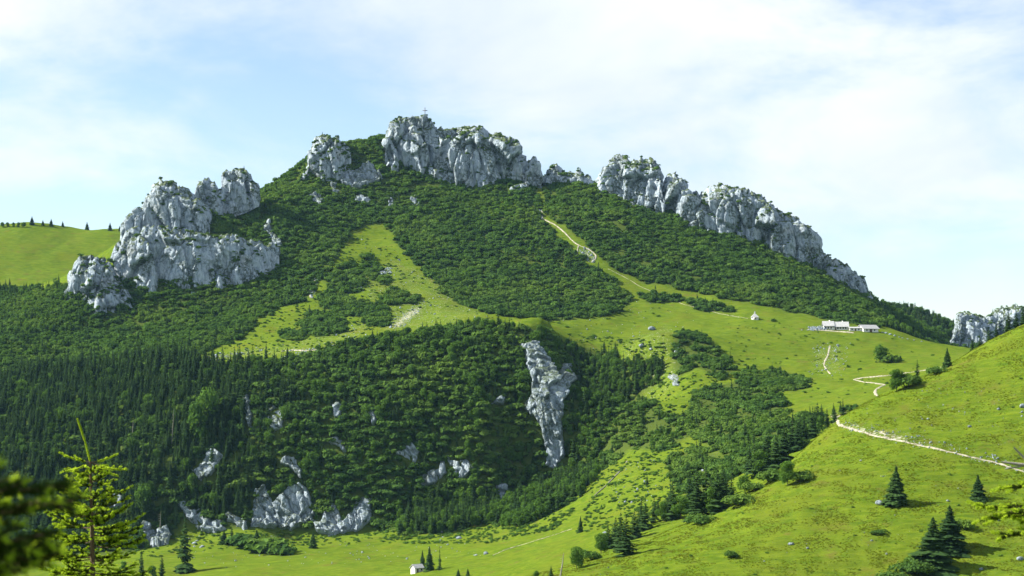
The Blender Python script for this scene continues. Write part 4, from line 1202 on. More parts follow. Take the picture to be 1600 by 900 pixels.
for (px, ft, tp, lab) in [(811,515,500,'small spruce on the brow right above the tall white cliff'),(684,516,501,'small spruce on the brow in the middle of the bluff'),(705,514,503,'small spruce on the brow right of the middle one'),(580,540,520,'spruce on the brow at the left end of the meadow ramp'),(595,538,524,'smaller spruce just right of the ramp-end spruce'),(944,551,530,'slim spruce at the top of the dark gully')]:
    plant_px('spruce', px, ft, tp, lab, BROW, 1.2, None, 1200)
# the light green trees that stand out of the dark forest
for (px, ft, tp, lab) in [(312,690,618,'large bright green broadleaf tree in the dark left forest'),(322,662,600,'bright leafy tree above the large bright one in the forest'),(300,770,735,'leafy tree below the blue grey cliff patch'),(286,776,748,'rounded leafy tree left of the one below the cliff patch'),(222,800,752,'leafy tree with pointed top right of the foreground spruce')]:
    plant_px('broad', px, ft, tp, lab, 'leafy trees standing out of the forest', 0.8, None, 1100)
# dead snags in the forest
def snag(px, foot, top, label, lean=0.04, ymin=1100.0):
    X, Y, Z = at(px, foot, ymin); h = (foot - top) / F_PX * Y
    root = empty('dead_tree', (X, Y, Z - 0.3)); tag(root, label, 'dead tree', 'grey snags')
    v, f = join([tube((0, 0, 0), (lean * h, 0, h * 0.6), 0.26, 0.17, 6), tube((lean * h, 0, h * 0.6), (lean * h * 1.4, 0.1, h), 0.17, 0.05, 6)])
    mesh_obj('trunk', v, f, M_DEADWOOD, root)
    rr = random.Random(int(px))
    for k in range(7):
        a = rr.random() * 6.28; q = 0.4 + 0.08 * k
        v, f = tube((lean * h * q, 0, h * q), (lean * h * q + math.cos(a) * h * 0.09, math.sin(a) * h * 0.09, h * (q - 0.02)), 0.06, 0.02, 4)
        mesh_obj('branch', v, f, M_DEADWOOD, root)
snag(268, 698, 640, 'tall bare grey snag in the left forest')
snag(249, 838, 798, 'grey snag above the split white rock')
snag(206, 690, 655, 'short grey snag in the forest above the foreground spruce')
snag(875, 903, 862, 'leaning bare pole at the bottom edge by the ravine', 0.10, 450.0)

# fallen dead trunk on the clearing
def fallen(pts, label, r=0.45, ymin=900.0):
    W = [at(px, py, ymin) for px, py in pts]
    root = empty('fallen_trunk', W[0]); tag(root, label, 'fallen tree')
    o = np.array(W[0])
    for i_ in range(len(W) - 1):
        a = np.array(W[i_]) - o + [0, 0, 0.35]; b_ = np.array(W[i_ + 1]) - o + [0, 0, 0.35]
        v, f = tube(a, b_, r * (1 - i_ * 0.12), r * (1 - (i_ + 1) * 0.12), 7)
        mesh_obj('trunk', v, f, M_DEADWOOD, root)
        rr = random.Random(i_)
        for k in range(9):
            q = rr.random(); p = a + (b_ - a) * q
            e = p + np.array([rr.uniform(-1.6, 1.6), rr.uniform(-1.2, 1.2), rr.uniform(0.2, 1.5)])
            v, f = tube(p, e, 0.09, 0.03, 4)
            mesh_obj('branch', v, f, M_DEADWOOD, root)
fallen([(980,722), (968,738), (958,748), (944,762), (928,776)], 'long grey fallen trunk lying down the clearing beside the gully', 0.40)
fallen([(105,632), (118,640)], 'short pale fallen trunk in the left forest', 0.35, 1100.0)

# ------------------------------------------------------------------ paths
def path(pts, width, lift=0.16, name='path', ymin=600.0, wob=0.6):
    pts = np.array(pts, float)
    t = np.linspace(0, len(pts) - 1, len(pts) * 9)
    px = np.interp(t, np.arange(len(pts)), pts[:, 0]); py = np.interp(t, np.arange(len(pts)), pts[:, 1])
    for _ in range(3):
        px[1:-1] = (px[:-2] + 2 * px[1:-1] + px[2:]) / 4; py[1:-1] = (py[:-2] + 2 * py[1:-1] + py[2:]) / 4
    X, Y, Z, ok = hit(px, py, ymin)
    for _ in range(4):
        X[1:-1] = (X[:-2] + 2 * X[1:-1] + X[2:]) / 4; Y[1:-1] = (Y[:-2] + 2 * Y[1:-1] + Y[2:]) / 4
    # resample evenly in the world
    seg = np.concatenate([[0], np.cumsum(np.hypot(np.diff(X), np.diff(Y)))])
    s = np.arange(0, seg[-1], 0.7)
    X = np.interp(s, seg, X); Y = np.interp(s, seg, Y)
    tx = np.gradient(X); ty = np.gradient(Y); l = np.hypot(tx, ty) + 1e-9
    nx, ny = -ty / l, tx / l
    rows_ = []
    K = 7
    wv = 0.78 * width * (1 + wob * perlin(s / 6.0, s * 0 + width) + 0.3 * perlin(s / 1.7, s * 0 + 3))
    for k in range(K):
        q = (k / (K - 1) - 0.5)
        e = perlin(s / 2.0 + 11 * k, s * 0) * 0.25 * width * (abs(q) > 0.4)
        x = X + nx * (q * wv + e); y = Y + ny * (q * wv + e)
        z = ground(x, y) + lift * (1 - (2 * q) ** 4 * 1.6) + 0.9 * lift * perlin(x / 1.3, y / 1.3 + k) - 0.5 * lift * (perlin(s / 9.0, s * 0 + 5) > 0.15)
        rows_.append(np.stack([x, y, z], -1))
    P = np.stack(rows_)
    o = mesh_obj(name, P.reshape(-1, 3), grid_faces(*P.shape[:2]), M_GRAVEL, smooth=True)
    o['kind'] = 'structure'
    return o
path([(1322,644),(1308,652),(1303,659),(1316,666),(1340,673),(1370,682),(1420,692),(1470,703),(1520,715),(1560,724),(1600,737),(1660,756),(1740,780)], 1.5, 0.2)
path([(1470,574),(1456,577),(1422,582),(1387,587),(1350,590),(1332,593),(1350,597),(1375,600),(1384,601),(1376,604),(1368,609),(1367,614),(1371,619)], 2.6, 0.25, ymin=760)
path([(1297,540),(1295,548),(1294,555),(1289,564),(1287,570),(1292,578),(1298,585)], 1.7, 0.2, 'footpath', 900)
path([(846,318),(847,330),(847,341),(856,346),(867,351),(876,358),(885,366),(892,374),(900,381),(908,385),(917,388),(925,393),(932,400),(929,407),(923,410)], 1.7, 0.4, 'footpath', 1300)
path([(904,384),(902,392),(901,401),(910,404),(918,402)], 1.6, 0.5, 'footpath', 1300)
path([(950,420),(960,425),(972,431),(985,438),(997,446),(1008,451),(1020,456),(1036,461),(1050,466),(1065,475),(1082,479),(1100,483),(1120,489),(1145,494),(1172,498)], 0.6, 0.12, 'footpath', 1300)
path([(770,868),(785,861),(800,856),(830,847),(860,838),(880,831),(896,826)], 0.8, 0.2, 'footpath', 800)
path([(502,428),(494,436),(486,446),(483,458),(486,466)], 2.0, 0.4, 'footpath', 1300)
path([(440,549),(452,547),(478,548),(505,546),(520,541),(532,535)], 2.0, 0.3, 'footpath', 1250)

# ------------------------------------------------------------------ stones
def stone_mesh(seed, k=1.0):
    import bmesh
    bm = bmesh.new(); bmesh.ops.create_icosphere(bm, subdivisions=2, radius=0.5)
    V = np.array([v.co[:] for v in bm.verts]); F = np.array([[v.index for v in f.verts] for f in bm.faces]); bm.free()
    f1, f2, c = worley(V[:, 0] * 2.1 + seed * 9, V[:, 1] * 2.1, V[:, 2] * 2.1)
    V = V * (0.75 + 0.45 * f1 + 0.2 * (c - 0.5))[:, None] * np.array([1.15, 0.9, 0.7])
    return V, F
STONES = [stone_mesh(s) for s in range(4)]
stone_data = [mesh_obj('stone', v, f, M_STONE, link=False).data for v, f in STONES]
def boulder(px, py, size, label, ymin=450.0, group='single boulders on the pastures'):
    X, Y, Z = at(px, py, ymin)
    o = bpy.data.objects.new('boulder', random.choice(stone_data))
    COL.objects.link(o)
    o.location = (X, Y, Z + size * 0.12); o.scale = (size, size * 0.9, size * (0.7 + 0.4 * random.random())); o.rotation_euler = (0.2, 0.1, random.random() * 6)
    tag(o, label, 'boulder', group)
for a in [(1374,787,2.6,'grey boulder at the left foot of the lone middle spruce'),(1386,785,1.4,'small boulder touching the lone middle spruce'),(1236,851,1.7,'reddish white stone on the open turf left of the hill middle'),(1262,857,1.0,'small stone right of the reddish white stone'),
 (1481,783,1.3,'pale stone above the tall spruce of the pair'),(1594,874,2.0,'white stone at the right edge low on the hill'),(1533,890,1.4,'flat stone near the bottom below the right spruce branch'),(1598,636,2.4,'pale boulder at the right edge above the path'),
 (1450,655,1.2,'pale stone in the stony turf above the path middle'),(1560,640,1.2,'stone halfway up the hill left of the edge boulder'),(1515,667,1.4,'long pale stone in the turf above the path'),(1362,845,0.8,'tiny pale stone below the flat dark bush'),(1345,720,0.8,'tiny white stone under the path bend'),
 (759,866,2.6,'white stone at the lower end of the valley footpath'),(744,868,1.5,'small white stone left of the footpath end stone'),(690,832,2.6,'pale rock at the forest edge above the cabin'),(717,842,3.0,'grey flat rock slab at the forest edge right of the pale rock'),
 (1018,515,5.5,'white boulder on the meadow above the knoll'),(1002,541,4.5,'dark shaded boulder at the top of the gully clearing'),(1017,546,2.5,'small pale stone right of the shaded boulder'),(945,833,1.8,'pale stone by the lone meadow spruce'),(977,785,1.6,'white stone on the clearing under the fallen trunk'),
 (316,855,2.4,'pale stone right of the tall narrow valley spruce'),(304,850,3.2,'heap stone at the top of the tall valley spruce shade'),(308,846,2.2,'upper stone of the heap near the tall valley spruce'),(514,838,1.6,'stone at the foot of the scalloped cliff'),(1290,578,2.0,'stone beside the alp footpath'),(1309,540,2.2,'pale stone at the top of the alp footpath')]:
    boulder(*a[:4], ymin=450.0 if a[1] > 640 or a[0] > 1500 else 850.0)
# countless small stones on scree and pasture
def stones():
    X = []; Y = []; S = []
    def add(poly, n, y0, y1, s0, s1):
        a = np.array(poly)
        px = RNG.uniform(a[:, 0].min(), a[:, 0].max(), n); py = RNG.uniform(a[:, 1].min(), a[:, 1].max(), n)
        k = in_poly(px, py, poly); px, py = px[k], py[k]
        x, y, z, ok = hit(px, py, y0)
        ok &= y < y1
        X.append(x[ok]); Y.append(y[ok]); S.append(RNG.uniform(s0, s1, ok.sum()) ** 1.0 * (0.5 + RNG.random(ok.sum()) ** 3))
    add([(1305,652),(1330,655),(1400,670),(1500,698),(1600,722),(1600,740),(1470,706),(1380,690),(1320,673)], 1500, 450, 760, 0.25, 0.75)
    add([(1340,640),(1480,600),(1600,610),(1600,700),(1500,690),(1400,668)], 190, 450, 760, 0.2, 0.6)
    add([(900,900),(1250,700),(1600,740),(1600,900)], 90, 450, 760, 0.2, 0.5)
    for p in SCREE_POLYS:
        if p[0][1] < 600:
            add(p, 260, 1250, 1950, 0.6, 1.6)
    add([(560,370),(620,400),(700,450),(800,495),(700,512),(600,525),(480,560),(400,560),(520,500),(560,440)], 900, 1250, 1720, 0.5, 1.5)
    add([(880,500),(1000,470),(1100,490),(1060,520),(960,545),(1000,620),(900,535)], 260, 1200, 1620, 0.5, 1.3)
    add([(1270,535),(1330,535),(1320,590),(1260,585)], 200, 1000, 1500, 0.5, 1.2)
    add([(280,832),(600,838),(700,830),(760,870),(600,880),(300,890)], 220, 800, 1200, 0.4, 1.2)
    add([(940,745),(1000,715),(1150,690),(1130,720),(1050,770),(960,800)], 220, 850, 1200, 0.4, 1.2)
    x = np.concatenate(X); y = np.concatenate(Y); s = np.concatenate(S)
    P = np.stack([x, y, ground(x, y) + 0.1 * s], -1)
    scatter('loose_stones', 'loose pale stones strewn over scree and pasture', 'stones', P, RNG.random((len(x), 3)) * 6.28, np.repeat(s[:, None], 3, 1), RNG.integers(0, 4, len(x)), [mesh_obj('s', v, f, M_STONE, link=False) for v, f in STONES])
stones()
# grass tussocks of the near pasture
def tuft(seed):
    rng = np.random.default_rng(seed)
    V = []; F = []
    for k in range(16):
        a = rng.random() * 6.28; r = 0.22 * rng.random(); b_ = rng.random() * 6.28
        c = np.array([r * math.cos(a), r * math.sin(a), -0.04]); w = 0.05
        tip = c + np.array([math.cos(a) * 0.12, math.sin(a) * 0.12, 0.22 + 0.16 * rng.random()])
        o = len(V)
        V += [c + [w * math.cos(b_), w * math.sin(b_), 0], c - [w * math.cos(b_), w * math.sin(b_), 0], tip]
        F.append((o, o + 1, o + 2))
    return mesh_obj('tuft', np.array(V), F, M_TUFT, link=False)
x, y = spread(200000, -60, 215, 530, 738)
k = (np.abs(x / y) < 0.285) & (fbm(x / 9, y / 9, octaves=3) + 0.9 * RNG.random(len(x)) > 0.62)
x, y = x[k], y[k]
s = 0.45 + 0.6 * RNG.random(len(x)) ** 2
P = np.stack([x, y, ground(x, y)], -1)
scatter('grass_tussocks', 'grass tussocks of the near sunlit pasture', 'grass', P, upright(len(x), 0.15), np.stack([s * 1.3, s * 1.3, s], -1), RNG.integers(0, 4, len(x)), [tuft(i_) for i_ in range(4)])
print('tufts', len(x))

# ------------------------------------------------------------------ buildings and the summit cross
def box(x0, x1, y0, y1, z0, z1):
    V = np.array([(x, y, z) for z in (z0, z1) for y in (y0, y1) for x in (x0, x1)], float)
    return V, np.array([(0, 2, 3, 1), (4, 5, 7, 6), (0, 1, 5, 4), (2, 6, 7, 3), (0, 4, 6, 2), (1, 3, 7, 5)])
def gable_house(root, x0, x1, d, wall_h, ridge_h, over=0.7, wall_mat=None, rmat=None, windows=(), door=None, y0=0.0, chimney=None, timber_gable=True):
    """ridge along x; front wall faces -y"""
    wall_mat = wall_mat or M_PLASTER; rmat = rmat or M_SHINGLE
    y1 = y0 + d; ym = (y0 + y1) / 2
    V = [(x0, y0, -2), (x1, y0, -2), (x1, y1, -2), (x0, y1, -2), (x0, y0, wall_h), (x1, y0, wall_h), (x1, y1, wall_h), (x0, y1, wall_h), (x0, ym, ridge_h), (x1, ym, ridge_h)]
    F = [(0, 1, 5, 4), (2, 3, 7, 6), (1, 2, 6, 9, 5), (3, 0, 4, 8, 7), (0, 3, 2, 1)]
    wl = mesh_obj('wall', np.array(V, float), F, wall_mat, root)
    sl = (ridge_h - wall_h) / (d / 2)
    rv = []; rf = []
    for sgn, ya in ((-1, y0 - over), (1, y1 + over)):
        o = len(rv)
        ze = wall_h - sl * over
        for xx in (x0 - over, x1 + over):
            rv += [(xx, ya, ze + 0.04), (xx, ya, ze + 0.30), (xx, ym, ridge_h + 0.04), (xx, ym, ridge_h + 0.30)]
        rf += [(o, o + 4, o + 6, o + 2), (o + 1, o + 3, o + 7, o + 5), (o, o + 1, o + 5, o + 4), (o, o + 2, o + 3, o + 1), (o + 4, o + 5, o + 7, o + 6)]
    ro = mesh_obj('roof', np.array(rv, float), rf, rmat, root)
    for (wx, wz, ww, wh) in windows:
        w_ = mesh_obj('window', *box(wx - ww / 2 - 0.1, wx + ww / 2 + 0.1, y0 - 0.06, y0 + 0.05, wz - 0.1, wz + wh + 0.1), M_TIMBER, root)
        mesh_obj('pane', *box(wx - ww / 2, wx + ww / 2, y0 - 0.09, y0 - 0.062, wz, wz + wh), M_GLASS, w_)
    if door:
        dx, dw, dh = door
        dd = mesh_obj('door', *box(dx - dw / 2, dx + dw / 2, y0 - 0.10, y0 + 0.05, -0.2, dh), M_TIMBER, root)
        mesh_obj('handle', *box(dx + dw / 2 - 0.2, dx + dw / 2 - 0.1, y0 - 0.16, y0 - 0.102, dh * 0.45, dh * 0.5), M_IRON, dd)
    if chimney:
        cx_, cw = chimney
        mesh_obj('chimney', *box(cx_ - cw, cx_ + cw, ym + 0.6, ym + 0.6 + 2 * cw, wall_h + 0.5, ridge_h + 1.0), wall_mat, ro)
def site(name, px, py, label, category, rz=0.0, ymin=850.0, group=None):
    X, Y, Z = at(px, py, ymin)
    root = empty(name, (X, Y + 0.5, Z + 0.1), rz); tag(root, label, category, group)
    return root
r_ = site('alpine_inn', 1306, 516, 'long white alpine inn with silver shingle roofs on the alp crest', 'house', math.radians(-4))
gable_house(r_, -8.8, -1.6, 10, 3.3, 6.6, 0.8, windows=[(-7.4, 1.2, 0.9, 1.2), (-5.4, 1.2, 0.9, 1.2), (-3.4, 1.2, 0.9, 1.2)], chimney=(-4.0, 0.45))
gable_house(r_, -1.5, 8.8, 9, 3.0, 6.1, 1.2, windows=[(1.6, 1.0, 1.0, 1.2), (3.6, 1.0, 1.0, 1.2), (5.6, 1.0, 1.0, 1.2), (7.4, 1.0, 0.9, 1.2)], door=(0.0, 1.1, 2.1), y0=0.6, chimney=(5.5, 0.4))
mesh_obj('gable_boarding', *box(-1.7, 8.9, 0.40, 0.52, 2.25, 2.95), M_TIMBER, r_)
r_ = site('alpine_barn', 1361, 519, 'grey-roofed barn with pale gable right of the inn', 'barn', math.radians(24))
gable_house(r_, -6.5, 6.5, 8.5, 2.7, 5.2, 0.9, windows=[(-3.5, 0.9, 0.9, 1.1), (3.2, 0.9, 0.9, 1.1)], door=(0.0, 2.2, 2.2))
r_ = site('low_annex', 1337, 517, 'low flat annex between inn and barn', 'shed')
gable_house(r_, -4.5, 4.5, 5, 1.9, 2.7, 0.5, windows=[(-2.5, 0.7, 0.9, 0.8), (2.4, 0.7, 0.9, 0.8)], door=(0, 1.0, 1.7))
def chapel():
    r_ = site('chapel', 1179.5, 499, 'tiny chapel with steep pale pyramid roof beside the trail', 'chapel')
    w = 2.4
    mesh_obj('wall', *box(-w, w, -w, w, -1.5, 1.7), M_PLASTER, r_)
    e = w + 0.6
    ro = mesh_obj('roof', np.array([(-e, -e, 1.45), (e, -e, 1.45), (e, e, 1.45), (-e, e, 1.45), (-0.55, -0.55, 4.2), (0.55, -0.55, 4.2), (0.55, 0.55, 4.2), (-0.55, 0.55, 4.2)]), [(0, 1, 5, 4), (1, 2, 6, 5), (2, 3, 7, 6), (3, 0, 4, 7), (3, 2, 1, 0), (4, 5, 6, 7)], M_SHINGLE, r_)
    mesh_obj('turret', *box(-0.45, 0.45, -0.45, 0.45, 4.21, 5.0), M_PLASTER, ro)
    mesh_obj('turret_cap', np.array([(-0.65, -0.65, 5.0), (0.65, -0.65, 5.0), (0.65, 0.65, 5.0), (-0.65, 0.65, 5.0), (0, 0, 6.4)]), [(0, 1, 4), (1, 2, 4), (2, 3, 4), (3, 0, 4), (3, 2, 1, 0)], M_SHINGLE, ro)
    d_ = mesh_obj('door', *box(-0.5, 0.5, -w - 0.06, -w + 0.05, -0.1, 1.3), M_TIMBER, r_)
    mesh_obj('window', *box(1.1, 1.6, -w - 0.05, -w + 0.05, 0.4, 1.1), M_GLASS, r_)
chapel()
r_ = site('cabin', 655, 894, 'little white cabin beside two spruces on the valley meadow', 'cabin', math.radians(35), 800)
gable_house(r_, -2.2, 2.2, 3.6, 1.7, 3.0, 0.4, windows=[(1.2, 0.6, 0.6, 0.6)], door=(-0.8, 0.8, 1.5))
# rubble stones and terrace in front of the inn
for j, (px, py, s) in enumerate([(1253,516,1.2),(1262,516,1.6),(1268,515,2.2),(1275,515,2.4),(1281,515,2.0),(1379,520,2.0),(1384,521,2.2),(1391,523,2.4),(1398,525,2.0),(1405,527,1.8),(1410,528.5,1.6),(1418,530,1.5),(1428,532,1.4),(1440,534,1.3)]):
    boulder(px, py, s, '%s pale block from the left in the stone line beside the inn' % ORD[j], 850.0, 'stone line beside the inn')
terr = path([(1262,515),(1275,515.5),(1290,516.5),(1310,518),(1335,520)], 3.4, 0.3, 'terrace', 850)
# cross on the summit
def cross():
    Y = 1866.0
    r_ = empty('summit_cross', ((664 - 800) / F_PX * Y, Y, (HORIZON - 186.0) / F_PX * Y)); tag(r_, 'tall dark iron cross on the highest rock', 'cross')
    mesh_obj('post', *box(-0.30, 0.30, -0.25, 0.25, -2.5, 10.8), M_IRON, r_)
    mesh_obj('crossbar', *box(-2.3, 2.3, -0.22, 0.22, 7.6, 8.2), M_IRON, r_)
    for s_ in (-1, 1):
        v, f = tube((s_ * 1.3, 0, -1.5), (s_ * 0.3, 0, 3.0), 0.16, 0.14, 5); mesh_obj('brace', v, f, M_IRON, r_)
    mesh_obj('plinth', *box(-0.9, 0.9, -0.8, 0.8, -3.0, 1.0), M_STONE, r_)
cross()

# ------------------------------------------------------------------ spruces right at the standpoint
M_NEW = foliage_mat('fresh_spruce_shoots', (0.24, 0.37, 0.03), (0.38, 0.50, 0.05), 0.5)
M_OLD = foliage_mat('old_spruce_needles', (0.022, 0.045, 0.012), (0.060, 0.100, 0.020), 0.2)
M_TWIG = bark_mat('spruce_twig', (0.06, 0.04, 0.022), (0.15, 0.10, 0.06))
def needles(p0, p1, n, ln, wd, rng, lift=0.9):
    p0 = np.asarray(p0, float); p1 = np.asarray(p1, float)
    d = p1 - p0; L = np.linalg.norm(d); d = d / (L + 1e-9)
    u = np.cross(d, [0.13, 0.21, 0.97]); u /= np.linalg.norm(u) + 1e-9; v = np.cross(d, u)
    t = rng.random(n); a = rng.random(n) * 6.283
    out = np.cos(a)[:, None] * u + np.sin(a)[:, None] * v
    out[:, 2] += 0.15
    c = p0 + d * (t * L)[:, None]
    dirv = out * 0.85 + d * lift; dirv /= np.linalg.norm(dirv, axis=1)[:, None]
    l = ln * (0.75 + 0.5 * rng.random(n)) * (1 - 0.35 * t ** 3)
    s = np.cross(dirv, rng.normal(size=(n, 3))); s /= np.linalg.norm(s, axis=1)[:, None] + 1e-9
    V = np.stack([c - s * wd, c + s * wd, c + dirv * l[:, None] + s * wd * 0.35, c + dirv * l[:, None] - s * wd * 0.35], 1).reshape(-1, 3)
    return V, np.arange(4 * n).reshape(n, 4)
class Spray:
    """collects twigs, old needles and fresh needles of one branch"""
    def __init__(self):
        self.p = [[], [], []]
    def add(self, k, vf):
        self.p[k].append(vf)
    def build(self, name, parent):
        V = []; F = []; M = []; o = 0
        for k in range(3):
            for v, f in self.p[k]:
                V.append(v); F.extend((f + o).tolist()); M += [k] * len(f); o += len(v)
        return mesh_obj(name, np.concatenate(V), [tuple(q) for q in F], [M_TWIG, M_OLD, M_NEW], parent, matidx=M)
def bough(root, base, tip, rng, sag=0.0, fresh=0.5, ln=0.017, wd=0.0022, dens=520, side=0.42, spacing=0.05, name='branch', tiplen=0.12, minll=0.05):
    base = np.array(base, float); tip = np.array(tip, float)
    L = np.linalg.norm(tip - base)
    n = max(4, int(L / 0.06))
    t = np.linspace(0, 1, n + 1)
    ax = base + (tip - base) * t[:, None]; ax[:, 2] += -sag * L * np.sin(t * np.pi)
    sp = Spray()
    for i_ in range(n):
        sp.add(0, tube(ax[i_], ax[i_ + 1], 0.0025 + 0.007 * L * (1 - t[i_]), 0.0025 + 0.007 * L * (1 - t[i_ + 1]), 5))
        q = t[i_]
        new = (1 - q) * L < tiplen
        if q > 0.15:
            seg = np.linalg.norm(ax[i_ + 1] - ax[i_])
            sp.add(2 if new else 1, needles(ax[i_], ax[i_ + 1], int(dens * seg) + 2, ln, wd, rng))
    d = (tip - base) / L
    lat = np.cross(d, [0, 0, 1.0]); lat /= np.linalg.norm(lat) + 1e-9
    k = 0
    s = 0.22 * L
    while s < L * 0.97:
        q = s / L
        p = np.array([np.interp(q, t, ax[:, j]) for j in range(3)])
        sgn = 1 if k % 2 else -1
        ll = max(minll, side * (L - s) * (0.75 + 0.5 * rng.random()) + 0.035)
        dv = d * 0.75 + lat * sgn * (0.75 + 0.2 * rng.normal()) + np.array([0, 0, 0.10 + 0.22 * rng.normal()])
        dv /= np.linalg.norm(dv)
        e = p + dv * ll
        m = p + dv * ll * (1 - fresh * (0.7 + 0.6 * rng.random()))
        sp.add(0, tube(p, e, 0.003, 0.0015, 4))
        sp.add(1, needles(p, m, int(dens * np.linalg.norm(m - p)) + 3, ln, wd, rng))
        sp.add(2, needles(m, e + dv * 0.008, int(dens * 1.15 * np.linalg.norm(e - m)) + 4, ln, wd, rng))
        if ll > 0.13:                                       # second-order shoots
            for g in range(int(ll / 0.055)):
                f_ = 0.25 + 0.65 * rng.random()
                p2 = p + dv * ll * f_
                l2 = ll * (1 - f_) * 0.8 + 0.03
                sg = rng.choice([-1, 1])
                d2 = dv * 0.7 + np.cross(dv, [0, 0, 1.0]) * sg * 0.8 + np.array([0, 0, 0.15 * rng.normal()])
                d2 /= np.linalg.norm(d2)
                sp.add(0, tube(p2, p2 + d2 * l2, 0.002, 0.0012, 3))
                h = p2 + d2 * l2 * 0.4
                sp.add(1, needles(p2, h, int(dens * l2 * 0.4) + 2, ln, wd, rng))
                sp.add(2, needles(h, p2 + d2 * l2, int(dens * l2 * 0.65) + 3, ln, wd, rng))
        s += spacing * (0.7 + 0.6 * rng.random()); k += 1
    return sp.build(name, root)
def near_spruce():
    rng = np.random.default_rng(77)
    Y = 21.0; mm = Y / F_PX
    gx = (143 - 800) * mm
    ztop = (HORIZON - 655) * mm
    gz = float(ground(np.array([gx]), np.array([Y]))[0])
    root = empty('young_spruce', (gx, Y, gz)); tag(root, 'young spruce in the foreground with bright fresh shoots', 'spruce')
    zr = ztop - gz
    def P(px, py, dy=0.0):
        return np.array([(px - 143) * mm, dy, (HORIZON - py) * mm - gz])
    # stem: bends slightly towards the leader
    pts = [np.array([0.0, 0, -0.3]), P(146, 1000), P(145, 900), P(143, 800), P(141, 722)]
    rad = [0.10, 0.034, 0.028, 0.018, 0.011, 0.008, 0.004]
    v, f = join([tube(pts[i_], pts[i_ + 1], rad[i_], rad[i_ + 1], 7) for i_ in range(len(pts) - 1)])
    mesh_obj('trunk', v, f, M_TWIG, root)
    sp = Spray()
    sp.add(0, join([tube(P(141, 722), P(133, 690), 0.006, 0.005, 5), tube(P(133, 690), P(121, 655), 0.005, 0.003, 5)]))
    for a, b_ in (((141, 722), (133, 690)), ((133, 690), (121, 655))):
        sp.add(2, needles(P(*a), P(*b_), 800, 0.021, 0.0050, rng, 1.2))
    sp.build('leader_shoot', root)
    # top whorl as it shows: long bare-looking fresh arms
    for (px, py, dy) in [(91, 707, 0.05), (181, 711, -0.05), (201, 733, -0.12), (178, 745, 0.2), (110, 735, -0.25), (128, 760, -0.3)]:
        bough(root, P(142, 722, 0), P(px, py, dy), rng, 0.06, 0.85, 0.021, 0.0042, 1100, 0.20, 0.085, tiplen=0.6)
    whorl = [(742, 0.24), (758, 0.30), (775, 0.36), (792, 0.46), (808, 0.42), (826, 0.52), (842, 0.50), (860, 0.60), (878, 0.58), (898, 0.70), (918, 0.70), (950, 0.8), (985, 0.85), (1030, 1.0), (1080, 1.1)]
    for wi, (py, L) in enumerate(whorl):
        nb = 6 if wi % 2 == 0 else 5
        a0 = rng.random() * 6.28
        for j in range(nb):
            a = a0 + 6.283 * j / nb + 0.25 * rng.normal()
            l = L * (0.8 + 0.35 * rng.random())
            b0 = P(143.5, py + 6 * rng.normal())
            rise = 0.32 - 0.02 * wi + 0.08 * rng.normal()
            tip = b0 + np.array([math.cos(a) * l, math.sin(a) * l, rise * l])
            bough(root, b0, tip, rng, 0.10, 0.62, 0.021, 0.0042, 700 if wi < 11 else 300, 0.46, 0.066 if wi < 11 else 0.1)
    # lower crown down to the ground
    (cv, cf), _ = spruce_shape(91, zr - 3.0, 2.4, 14, 9, 0.15)
    mesh_obj('lower_crown', cv, [tuple(int(i_) for i_ in q) for q in cf], M_OLD, root)
near_spruce()
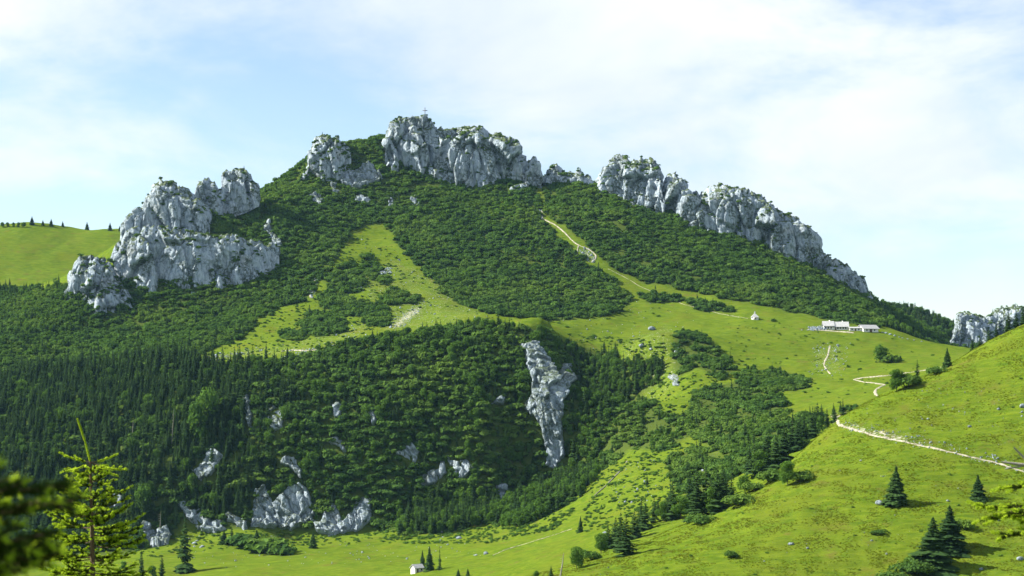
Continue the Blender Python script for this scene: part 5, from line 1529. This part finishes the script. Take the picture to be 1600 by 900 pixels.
def edge_spruce(side):
    """tree beside the standpoint, only its branch tips reach into the frame"""
    rng = np.random.default_rng(5 if side < 0 else 6)
    if side < 0:
        Y = 3.3; px0 = -420; lab = 'dark blurred spruce at the left edge, only branch tips in view'
        arms = [((-330, 725), (110, 758), 0.0, 0.06), ((-360, 760), (84, 790), 0.15, 0.08), ((-360, 780), (92, 828), -0.1, 0.10), ((-360, 815), (62, 860), 0.1, 0.08), ((-380, 840), (48, 905), -0.15, 0.08), ((-380, 880), (34, 945), 0.05, 0.08), ((-380, 800), (36, 812), -0.2, 0.08), ((-380, 850), (60, 880), 0.2, 0.08)]
    else:
        Y = 14.0; px0 = 1840; lab = 'spruce at the right edge with one bright branch reaching in'
        arms = [((1830, 742), (1567, 762), 0.1, 0.02), ((1830, 765), (1526, 794), 0.0, 0.02), ((1830, 772), (1541, 812), 0.12, 0.02), ((1830, 780), (1556, 838), -0.1, 0.02), ((1830, 770), (1550, 800), -0.2, 0.02)]
    mm = Y / F_PX
    gx = (px0 - 800) * mm
    gz = float(ground(np.array([gx]), np.array([Y]))[0])
    root = empty('spruce_tree', (gx, Y, gz)); tag(root, lab, 'spruce')
    def P(px, py, dy=0.0):
        return np.array([(px - px0) * mm, dy, (HORIZON - py) * mm - gz])
    H = 3.2 - gz if side < 0 else 2.4 - gz
    v, f = tube((0, 0, -0.3), (0, 0, H), 0.13, 0.02, 9)
    mesh_obj('trunk', v, f, M_BARK, root)
    for (b0, tp, dy, sag) in arms:
        if side < 0:
            bough(root, P(*b0), P(*tp, dy), rng, sag, 0.06, 0.017, 0.0016, 1500, 0.42, 0.022, tiplen=0.04, minll=0.04)
        else:
            bough(root, P(*b0), P(*tp, dy), rng, sag, 0.55, 0.024, 0.0036, 1100, 0.30, 0.045, tiplen=0.12, minll=0.13)
    # the other boughs point away from the view
    for k in range(14):
        z = H * (0.12 + 0.85 * k / 14)
        for j in range(2):
            a = (math.pi if side < 0 else 0.0) + rng.uniform(-1.0, 1.0) - (0.5 if side < 0 else -0.5) * 0
            l = (0.25 + 1.3 * (1 - z / H)) * (0.8 + 0.4 * rng.random())
            bough(root, (0, 0, z), (math.cos(a) * l, math.sin(a) * l, z - 0.15 * l), rng, 0.1, 0.35, 0.02, 0.004, 110, 0.4, 0.12)
    if side > 0:                                            # dead branch of the same tree
        for (a, b_, r) in [((1835, 735), (1604, 727), 0.016), ((1604, 727), (1566, 722), 0.010), ((1612, 727), (1584, 699), 0.008), ((1604, 727), (1570, 733), 0.006)]:
            v, f = tube(P(*a), P(*b_), r * 1.3, r * 0.7, 6); mesh_obj('dead_branch', v, f, M_DEADWOOD, root)
edge_spruce(-1)
edge_spruce(1)

# ------------------------------------------------------------------ mountain air
def haze():
    bb = [GX.min() - 50, GX.max() + 50, ROWS[0] - 50, ROWS[-1] + 50, float(GZ.min()) - 1.5, 320.0]
    o = mesh_obj('haze', *box(*bb), None)
    o.data.materials.clear()
    m, t, out = new_mat('mountain_air')
    p = t.nodes.new('ShaderNodeVolumePrincipled')
    p.inputs['Color'].default_value = (0.34, 0.64, 1.0, 1)
    p.inputs['Density'].default_value = 0.000016
    p.inputs['Anisotropy'].default_value = 0.2
    t.links.new(p.outputs[0], out.inputs['Volume'])
    o.data.materials.append(m)
    tag(o, 'faint blue mountain haze filling the air', 'haze'); o['kind'] = 'stuff'
haze()
